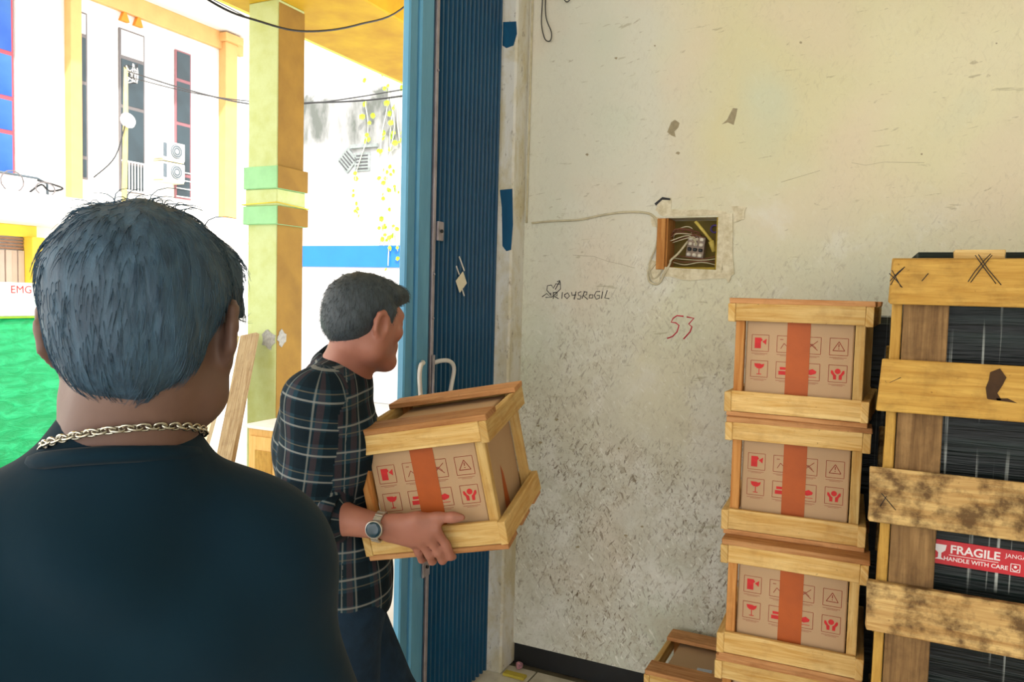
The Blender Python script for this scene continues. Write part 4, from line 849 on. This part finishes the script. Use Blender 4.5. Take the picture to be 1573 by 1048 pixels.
# ---------- the man in the foreground, seen from behind
Ay = math.radians(139); AR = frame(Ay); ac_ = V3(-.722, .550, 0)
def af(x, y, z): return np.array([ac_.x, ac_.y, 0]) + AR @ np.array([x, y, z])
AJ = dict(pelvis=af(0, .0, .86), waist=af(0, .01, 1.03), chest=af(0, -.005, 1.18), neck=af(0, -.02, 1.375), shR=af(.138, -.01, 1.258), shL=af(-.138, -.01, 1.258), elR=af(.205, -.03, 1.01), elL=af(-.205, -.03, 1.01), wrR=af(.215, .07, .80), wrL=af(-.215, .07, .80),
          hipR=af(.085, 0, .82), hipL=af(-.085, 0, .82), knR=af(.09, .03, .45), knL=af(-.09, .03, .45), anR=af(.10, -.01, .085), anL=af(-.10, -.01, .085), toR=af(.12, .14, .035), toL=af(-.12, .14, .035))
AJ["nr"] = .060; AJ["eo"] = .013
AH = np.array([-.678, .550, 1.514]); AHR = frame(math.radians(127), .02, .03)
def a_hands(S):
    for s_, g_ in (('R', 1), ('L', -1)): add_hand(S, AJ['wr' + s_], (AR[:, 1] * .3 + np.array([0, 0, -1])), AR[:, 0] * g_, AR[:, 1])
ab = tuple(ac_)
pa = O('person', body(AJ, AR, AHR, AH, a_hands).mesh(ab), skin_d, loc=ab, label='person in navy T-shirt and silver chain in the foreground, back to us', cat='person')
S = SDF(.006); add_trunk(S, AJ, AR, .016, k=.05)
for s_ in 'LR': S.cone(AJ['sh' + s_], .066, AJ['el' + s_] * .8 + AJ['sh' + s_] * .2, .072, .04); 
up = np.array([0, 0, 1.])
S.cone(AJ['pelvis'] + up * .0 , .15, AJ['waist'], .15, .04, AR[:, 1], .8)
nbA0 = AJ['neck'] - up * .03; hbA0 = AH + AHR @ np.array([0, -.022, -.055]); S.cut((0, 0, -1), (0, 0, .80)); S.cone(AJ['neck'] - up * .08 - AR[:, 1] * .01, .105, nbA0 + (hbA0 - nbA0) * .27, .078, .02)
tee = O('t_shirt', S.mesh(ab, wob(3, .0042, 22, 22, 34)), shirt_navy, pa)
hbA = AH + AHR @ np.array([0, -.022, -.055]); nbA = AJ['neck'] - up * .03
nck = lambda z: (lambda t_: nbA + (hbA - nbA) * t_)((z - nbA[2]) / (hbA[2] - nbA[2]))
ring = [nck(1.372) + AR @ np.array([.075 * math.cos(a), .076 * math.sin(a), .010 - .020 * math.sin(a)]) - np.array(ab) for a in np.linspace(0, 2 * math.pi, 33)[:-1]]
v_, f_ = tube_data(ring, .0085, 8, True); O('neckband', pyd(v_, f_, smooth=True), shirt_navy, tee)
O('trousers', trousers(AJ, AR).mesh(ab), denim, pa)
for s_ in 'LR': O('shoe', shoe(AJ, s_).mesh(ab), shoe_m, pa)
def hq(x, y, z): return AH + AHR @ np.array([x, y, z])
S = SDF(.004)
S.ell(hq(0, -.012, .046), (.086, .104, .083), AHR, .03); S.ell(hq(0, -.055, -.005), (.064, .058, .060), AHR, .03)
S.ell(hq(0, .055, .070), (.072, .062, .042), AHR, .03); S.cone(hq(.03, .085, .070), .034, hq(.045, .118, .038), .018, .02); S.cone(hq(-.03, .085, .070), .034, hq(-.04, .112, .042), .018, .02)
S.cone(hq(.06, .045, .05), .03, hq(.074, .078, .012), .013, .02); S.cone(hq(-.06, .045, .05), .03, hq(-.074, .07, .01), .013, .02)
S.cut(-(AHR[:, 2] * .75 + AHR[:, 1] * -.10), hq(0, -.06, -.066)); S.ell(hq(0, .075, -.035), (.10, .075, .062), AHR, .012, True)
for s_ in (-1, 1): S.ell(hq(s_ * .094, -.008, -.026), (.028, .046, .042), AHR, .01, True)
hm = S.mesh(ab, wob(9, .0016, 90, 90, 50), 1)
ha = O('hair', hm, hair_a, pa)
crown = Vector(hq(0.01, -.03, .12) - np.array(ab))
flowa = lambda p, n, r: (p - crown) + Vector((r.uniform(-.03, .03), r.uniform(-.03, .03), -.05 + r.uniform(-.02, .02)))
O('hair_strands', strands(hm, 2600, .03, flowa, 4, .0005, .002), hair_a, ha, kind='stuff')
L = []; r_ = random.Random(12)
for k in range(26):
    a = r_.uniform(-.055, .06); p = Vector(hq(a, -.02 + r_.uniform(-.03, .03), .126 - a * a * 6)) - Vector(ab); d = Vector(AHR @ np.array([r_.uniform(-.4, 1.2) * (1 if a > -.02 else -.8), r_.uniform(-.3, .6), r_.uniform(.5, 1.0)])).normalized(); ln_ = r_.uniform(.015, .04)
    e = Vector(AHR @ np.array([r_.uniform(.2, 1) * (1 if d.dot(Vector(AHR[:, 0])) > 0 else -1), .2, -1])).normalized()
    L.append(([p - d * .01] + [p + d * ln_ * u_ + e * ln_ * .8 * u_ * u_ for u_ in (.25, .5, .75, 1.0)], [.0007, .0006, .0005, .0004, .0002]))
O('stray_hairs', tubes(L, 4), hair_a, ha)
# silver chain round the neck
silver = simple('silver', (210, 208, 196), .25, .2, 60, 0, metal=1.0)
nk = empty('necklace', (0, 0, 0), parent=pa); lk = []
lv, lf = tube_data([(.0062 * math.cos(a), .0038 * math.sin(a), 0) for a in np.linspace(0, 2 * math.pi, 13)[:-1]], .0013, 6, True); lmesh = pyd(lv, lf, smooth=True); lmesh.materials.append(silver)
NL = 62
for k in range(NL):
    a = 2 * math.pi * k / NL; rx, ry = .073, .074
    p = nck(1.40) + AR @ np.array([rx * math.cos(a), ry * math.sin(a) - .002, .003 - .024 * math.sin(a) + .005 * math.cos(a)]) - np.array(ab)
    tn = Vector(AR @ np.array([-rx * math.sin(a), ry * math.cos(a), -.034 * math.cos(a)])).normalized()
    o = O('link', lmesh, silver, nk, p); o.rotation_euler = (tn.to_track_quat('X', 'Z') @ Euler((.5 + (k % 2) * 1.57, 0, 0)).to_quaternion()).to_euler()

# ---------- the man carrying the crate
By = math.radians(42); BR = frame(By, -.06); bb_ = V3(-1.25, 1.53, 0)
ch = lambda x, y, z: np.array(HT + HR @ Vector((x, y, z)))
wrR = ch(-.098, -.222, -.066); wrL = ch(-.06, .225, -.12)
rtv, fwv = BR[:, 0], BR[:, 1]
BJ = dict(pelvis=np.array([-1.228, 1.565, .80]), waist=np.array([-1.25, 1.545, .98]), chest=np.array([-1.238, 1.53, 1.18]), neck=np.array([-1.19, 1.53, 1.365]), shR=np.array([-1.160, 1.405, 1.305]), shL=np.array([-1.33, 1.66, 1.30]),
          elR=np.array([-1.200, 1.405, 1.045]), elL=np.array([-1.24, 1.80, 1.03]), wrR=wrR, wrL=wrL)
for s_, g_ in (('R', 1), ('L', -1)):
    BJ['hip' + s_] = BJ['pelvis'] + rtv * .08 * g_ - np.array([0, 0, .04]); BJ['kn' + s_] = BJ['hip' + s_] + fwv * (.02 if g_ > 0 else .16) + np.array([0, 0, -.36 if g_ > 0 else -.33])
    BJ['an' + s_] = BJ['hip' + s_] + fwv * (-.13 if g_ > 0 else .16); BJ['an' + s_][2] = .085; BJ['to' + s_] = BJ['an' + s_] + fwv * .14; BJ['to' + s_][2] = .035
BH = np.array([-1.122, 1.520, 1.485]); BHR = frame(math.radians(70), -.10, .0) * .94
def b_hands(S):
    F_ = [[(.020, -.212, -.086), (.034, -.204, -.128), (.036, -.196, -.158), (.030, -.165, -.172)], [(.000, -.216, -.100), (.014, -.209, -.142), (.014, -.196, -.166), (.008, -.160, -.173)],
          [(-.022, -.215, -.108), (-.010, -.208, -.146), (-.012, -.194, -.167), (-.016, -.160, -.173)], [(-.043, -.212, -.110), (-.036, -.205, -.140), (-.038, -.192, -.162), (-.040, -.165, -.172)]]
    w = Vector((-.098, -.222, -.066))
    for k, p in enumerate(F_):
        S.cone(ch(*(w + Vector((.012, .002, .012 - .011 * k)))), .0155, ch(*p[0]), .0125, .014)
        R_ = (.0098, .0098, .0094, .0084)[k]; S.path([ch(*x) for x in p], [R_ * 1.12, R_ * 1.02, R_ * .98, R_ * .85], .006)
    S.path([ch(-.070, -.216, -.058), ch(-.022, -.212, -.058), ch(.026, -.203, -.062), ch(.060, -.199, -.066), ch(.080, -.197, -.069)], [.019, .0165, .0118, .0112, .0086], .012)
    S.ell(ch(-.035, -.212, -.082), (.038, .016, .026), np.array(HR), .02)
    wl = Vector((-.06, .225, -.12))
    for k in range(4):
        x = -.03 + .02 * k; S.cone(ch(*wl), .014, ch(x, .205, -.14), .011, .012); S.path([ch(x, .205, -.14), ch(x + .004, .195, -.168), ch(x + .004, .165, -.174), ch(x + .002, .14, -.172)], [.0105, .0098, .0092, .008], .006)
    S.path([ch(-.05, .222, -.1), ch(-.0, .208, -.085), ch(.03, .203, -.08)], [.016, .012, .009], .01)
bbt = tuple(bb_)
pb_ = O('person', body(BJ, BR, BHR, BH, b_hands, .004).mesh(bbt), skin, loc=bbt, label='person in dark plaid shirt carrying a crate past the gate', cat='person')
# plaid shirt
S = SDF(.005); add_trunk(S, BJ, BR, .014, k=.05)
S.cone(BJ['pelvis'] + up * .06, .152, BJ['waist'], .146, .04, BR[:, 1], .80); S.cone(BJ['pelvis'] - up * .02, .158, BJ['pelvis'] + up * .08, .152, .04, BR[:, 1], .82)
uR = BJ['elR'] - BJ['shR']; fR = BJ['wrR'] - BJ['elR']; uL = BJ['elL'] - BJ['shL']; fL = BJ['wrL'] - BJ['elL']
S.cone(BJ['shR'], .068, BJ['elR'], .062, .03); S.cone(BJ['elR'], .060, BJ['elR'] + fR * .30, .058, .02); S.cone(BJ['shL'], .068, BJ['elL'], .060, .03); S.cone(BJ['elL'], .058, BJ['elL'] + fL * .3, .056, .02)
S.cut((0, 0, -1), BJ['pelvis'] + np.array([0, 0, -.035]))
sm_ = S.mesh(bbt, wob(21, .0035, 30, 30, 46))
# plaid follows trunk and sleeves: coordinates in metres along and around each limb
def plaid_uv(me):
    n = len(me.polygons); nv = len(me.vertices); co = np.empty(nv * 3, np.float32); me.vertices.foreach_get('co', co); co = co.reshape(-1, 3).astype(float) + np.array(bbt)
    fv = np.empty(n * 4, np.int32); me.loops.foreach_get('vertex_index', fv); fv = fv.reshape(n, 4); cen = co[fv].mean(1)
    bones = [(BJ['pelvis'] - up * .1, BJ['neck'] + up * .1, .15), (BJ['shR'] + (-uR) * .1, BJ['elR'], .065), (BJ['elR'], BJ['elR'] + fR * .4, .06), (BJ['shL'], BJ['elL'], .065), (BJ['elL'], BJ['elL'] + fL * .4, .06)]
    D = []
    for a, b, r in bones:
        d = b - a; t_ = np.clip(((cen - a) @ d) / (d @ d), 0, 1); D.append(np.linalg.norm(cen - a - t_[:, None] * d, axis=1) / r)
    w = np.argmin(D, 0); uv = np.zeros((n, 4, 2), np.float32)
    for i, (a, b, r) in enumerate(bones):
        m = np.nonzero(w == i)[0]
        if not len(m): continue
        d = (b - a) / np.linalg.norm(b - a); x_ = np.cross(d, BR[:, 1]); x_ /= np.linalg.norm(x_); y_ = np.cross(d, x_)
        def an(p): return np.arctan2((p - a) @ y_, (p - a) @ x_)
        ca = an(cen[m])
        for k in range(4):
            p = co[fv[m, k]]; da = (an(p) - ca + math.pi) % (2 * math.pi) - math.pi
            uv[m, k, 0] = (ca + da) * r * (.95 if i == 0 else 1.0); uv[m, k, 1] = (p - a) @ d
    me.uv_layers.new(name='UVMap').data.foreach_set('uv', uv.ravel())
plaid_uv(sm_)
t = NT('dark_plaid_cotton'); uvv = t.n('ShaderNodeTexCoord').outputs['UV']; sx = t.sep(uvv)
def stripe(co_, period, w, off=0.0):
    f = t.math('FRACT', t.math('ADD', t.math('DIVIDE', co_, period), off)); return t.math('LESS_THAN', t.math('ABSOLUTE', t.math('SUBTRACT', f, .5)), w)
c = t.mix(t.math('MULTIPLY', stripe(sx[0], .062, .24), .7), lin((34, 60, 74)), lin((16, 28, 38))); c = t.mix(t.math('MULTIPLY', stripe(sx[1], .062, .24), .7), c, lin((16, 28, 36)))
c = t.mix(t.math('MULTIPLY', stripe(sx[0], .062, .10, .5), .35), c, lin((84, 62, 66)))
c = t.mix(t.math('MULTIPLY', stripe(sx[1], .062, .035, .33), .62), c, lin((148, 152, 150))); c = t.mix(t.math('MULTIPLY', stripe(sx[0], .062, .03, .30), .5), c, lin((140, 144, 140)))
c = t.mix(t.math('MULTIPLY', stripe(sx[1], .062, .022, .62), .4), c, lin((126, 120, 100)))
t.col(c).rough(.9); t.b.inputs['Specular IOR Level'].default_value = .15; t.bump(t.noise(t.coord(), 22, 4), .35, .01); plaid = t.m
sh = O('plaid_shirt', sm_, plaid, pb_)
def rel(p): return Vector(p) - Vector(bbt)
# collar and rolled cuff
def ringband(c0, ax_, r0, r1, hgt, flat=1.0, th=.006, a0=0, a1=2 * math.pi, n=40, dip=0.0):
    ax_ = Vector(ax_).normalized(); x_ = ax_.cross(Vector(BR[:, 1])).normalized(); y_ = x_.cross(ax_); V = []; Fc = []
    prof = [(r0, 0), (r0 + th, 0), (r1 + th, hgt), (r1, hgt)]
    for i in range(n + 1):
        a = a0 + (a1 - a0) * i / n
        for r, z in prof: V.append(Vector(c0) + (x_ * math.cos(a) + y_ * math.sin(a) * flat) * r + ax_ * (z - dip * max(0, math.sin(a))))
    for i in range(n):
        for k in range(4): Fc.append((i * 4 + k, i * 4 + (k + 1) % 4, (i + 1) * 4 + (k + 1) % 4, (i + 1) * 4 + k))
    return pyd(V, Fc, smooth=True)
nax = Vector(BH + BHR @ np.array([0, -.022, -.055]) - BJ['neck']).normalized()
for args in ((.071, .064, .040, -.006), (.079, .066, .034, -.002)):
    cm = ringband(rel(BJ['neck']) - nax * .008 + nax * args[3], nax, args[0], args[1], args[2], .95, .005, -math.pi * 1.42, math.pi * .42, 44, .012); uvl = cm.uv_layers.new(name='UVMap')
    for l in cm.loops:
        i, k = divmod(l.vertex_index, 4); uvl.data[l.index].uv = (i * .011, .02 * k)
    O('collar', cm, plaid, sh)
for E_, F__ in ((BJ['elR'], fR), (BJ['elL'], fL)):
    cm = ringband(rel(E_ + F__ * .27), F__, .057, .053, .035, 1.0, .007); uvl = cm.uv_layers.new(name='UVMap')
    for l in cm.loops:
        i, k = divmod(l.vertex_index, 4); uvl.data[l.index].uv = (i * .009, .012 * k)
    O('cuff', cm, plaid, sh)
O('trousers', trousers(BJ, BR).mesh(bbt), denim, pb_)
for s_ in 'LR': O('shoe', shoe(BJ, s_).mesh(bbt), shoe_m, pb_)
def bq(x, y, z): return BH + BHR @ np.array([x, y, z])
S = SDF(.0035)
S.ell(bq(0, -.013, .040), (.080, .099, .084), BHR, .02); S.ell(bq(0, -.050, -.005), (.068, .060, .060), BHR, .03); S.ell(bq(0, .045, .078), (.062, .055, .032), BHR, .025); S.cone(bq(-.03, .085, .072), .017, bq(.03, .085, .072), .017, .02)
for s_ in (-1, 1): S.cone(bq(s_ * .066, .028, .03), .014, bq(s_ * .068, .022, -.02), .008, .015)
S.cut(-(BHR[:, 2] * .8 - BHR[:, 1] * .12), bq(0, -.06, -.058)); S.ell(bq(0, .085, -.03), (.10, .068, .085), BHR, .012, True)
for s_ in (-1, 1): S.ell(bq(s_ * .088, .0, -.012), (.022, .027, .040), BHR, .008, True)
hb_ = S.mesh(bbt, wob(14, .0012, 120, 120, 120), 1); hbo = O('hair', hb_, hair_b, pb_)
crb = Vector(bq(0, -.03, .12) - np.array(bbt))
O('hair_strands', strands(hb_, 1500, .012, lambda p, n, r: (p - crb) + Vector((r.uniform(-.04, .04), r.uniform(-.04, .04), r.uniform(-.05, .02))), 5, .0006, .003), hair_b, hbo, kind='stuff')
for s_ in (-1, 1): O('eyebrow', tubes([([rel(bq(s_ * (.014 + .011 * i), .092 - .003 * i * i, .024 + .003 * i - .0015 * i * i)) for i in range(4)], [.003, .004, .0035, .002])], 6), hair_b, pb_)
# wristwatch on the right wrist
wa = Vector(fR).normalized(); wc = rel(wrR - np.array(wa) * .012); toc = (Vector((0, 0, CAMH)) - Vector(wrR)); toc = (toc - wa * toc.dot(wa)).normalized(); toc = (toc + Vector((0, 0, -.25))).normalized(); toc = (toc - wa * toc.dot(wa)).normalized(); sd_ = wa.cross(toc)
def wpt(a, r, z): return wc + (toc * math.cos(a) + sd_ * math.sin(a)) * r + wa * z
V = []; Fc = []; n = 40
for i in range(n):
    a = 2 * math.pi * i / n
    for r, z in ((.030, -.009), (.0325, -.0085), (.0325, .0085), (.030, .009)): V.append(wpt(a, r, z))
for i in range(n):
    for k in range(4): Fc.append((i * 4 + k, i * 4 + (k + 1) % 4, ((i + 1) % n) * 4 + (k + 1) % 4, ((i + 1) % n) * 4 + k))
strap_m = simple('steel_watch_strap', (196, 192, 184), .3, .3, 80, 0, metal=.8); watch = O('wristwatch', pyd(V, Fc), strap_m, pb_)
cq = toc.to_track_quat('Z', 'X').to_euler()
O('watch_case', lathe([(.017, -.004), (.0205, -.003), (.021, .003), (.0195, .006), (.017, .0062)], 28), strap_m, watch, wc + toc * .034, cq); O('watch_face', lathe([(.0178, .0), (.0178, .0066), (.012, .0072), (.002, .0073)], 28), simple('dark_teal_dial', (14, 52, 68), .12, .1, 30, 0), watch, wc + toc * .034, cq)
for k in range(14):
    a = .75 + (2 * math.pi - 1.5) * k / 13; O('strap_link', boxm(.004, .0095, .0185, .001, strap_m), strap_m, watch, wpt(a, .0335, 0), Matrix((toc * math.cos(a) + sd_ * math.sin(a), -toc * math.sin(a) + sd_ * math.cos(a), wa)).transposed().to_euler())
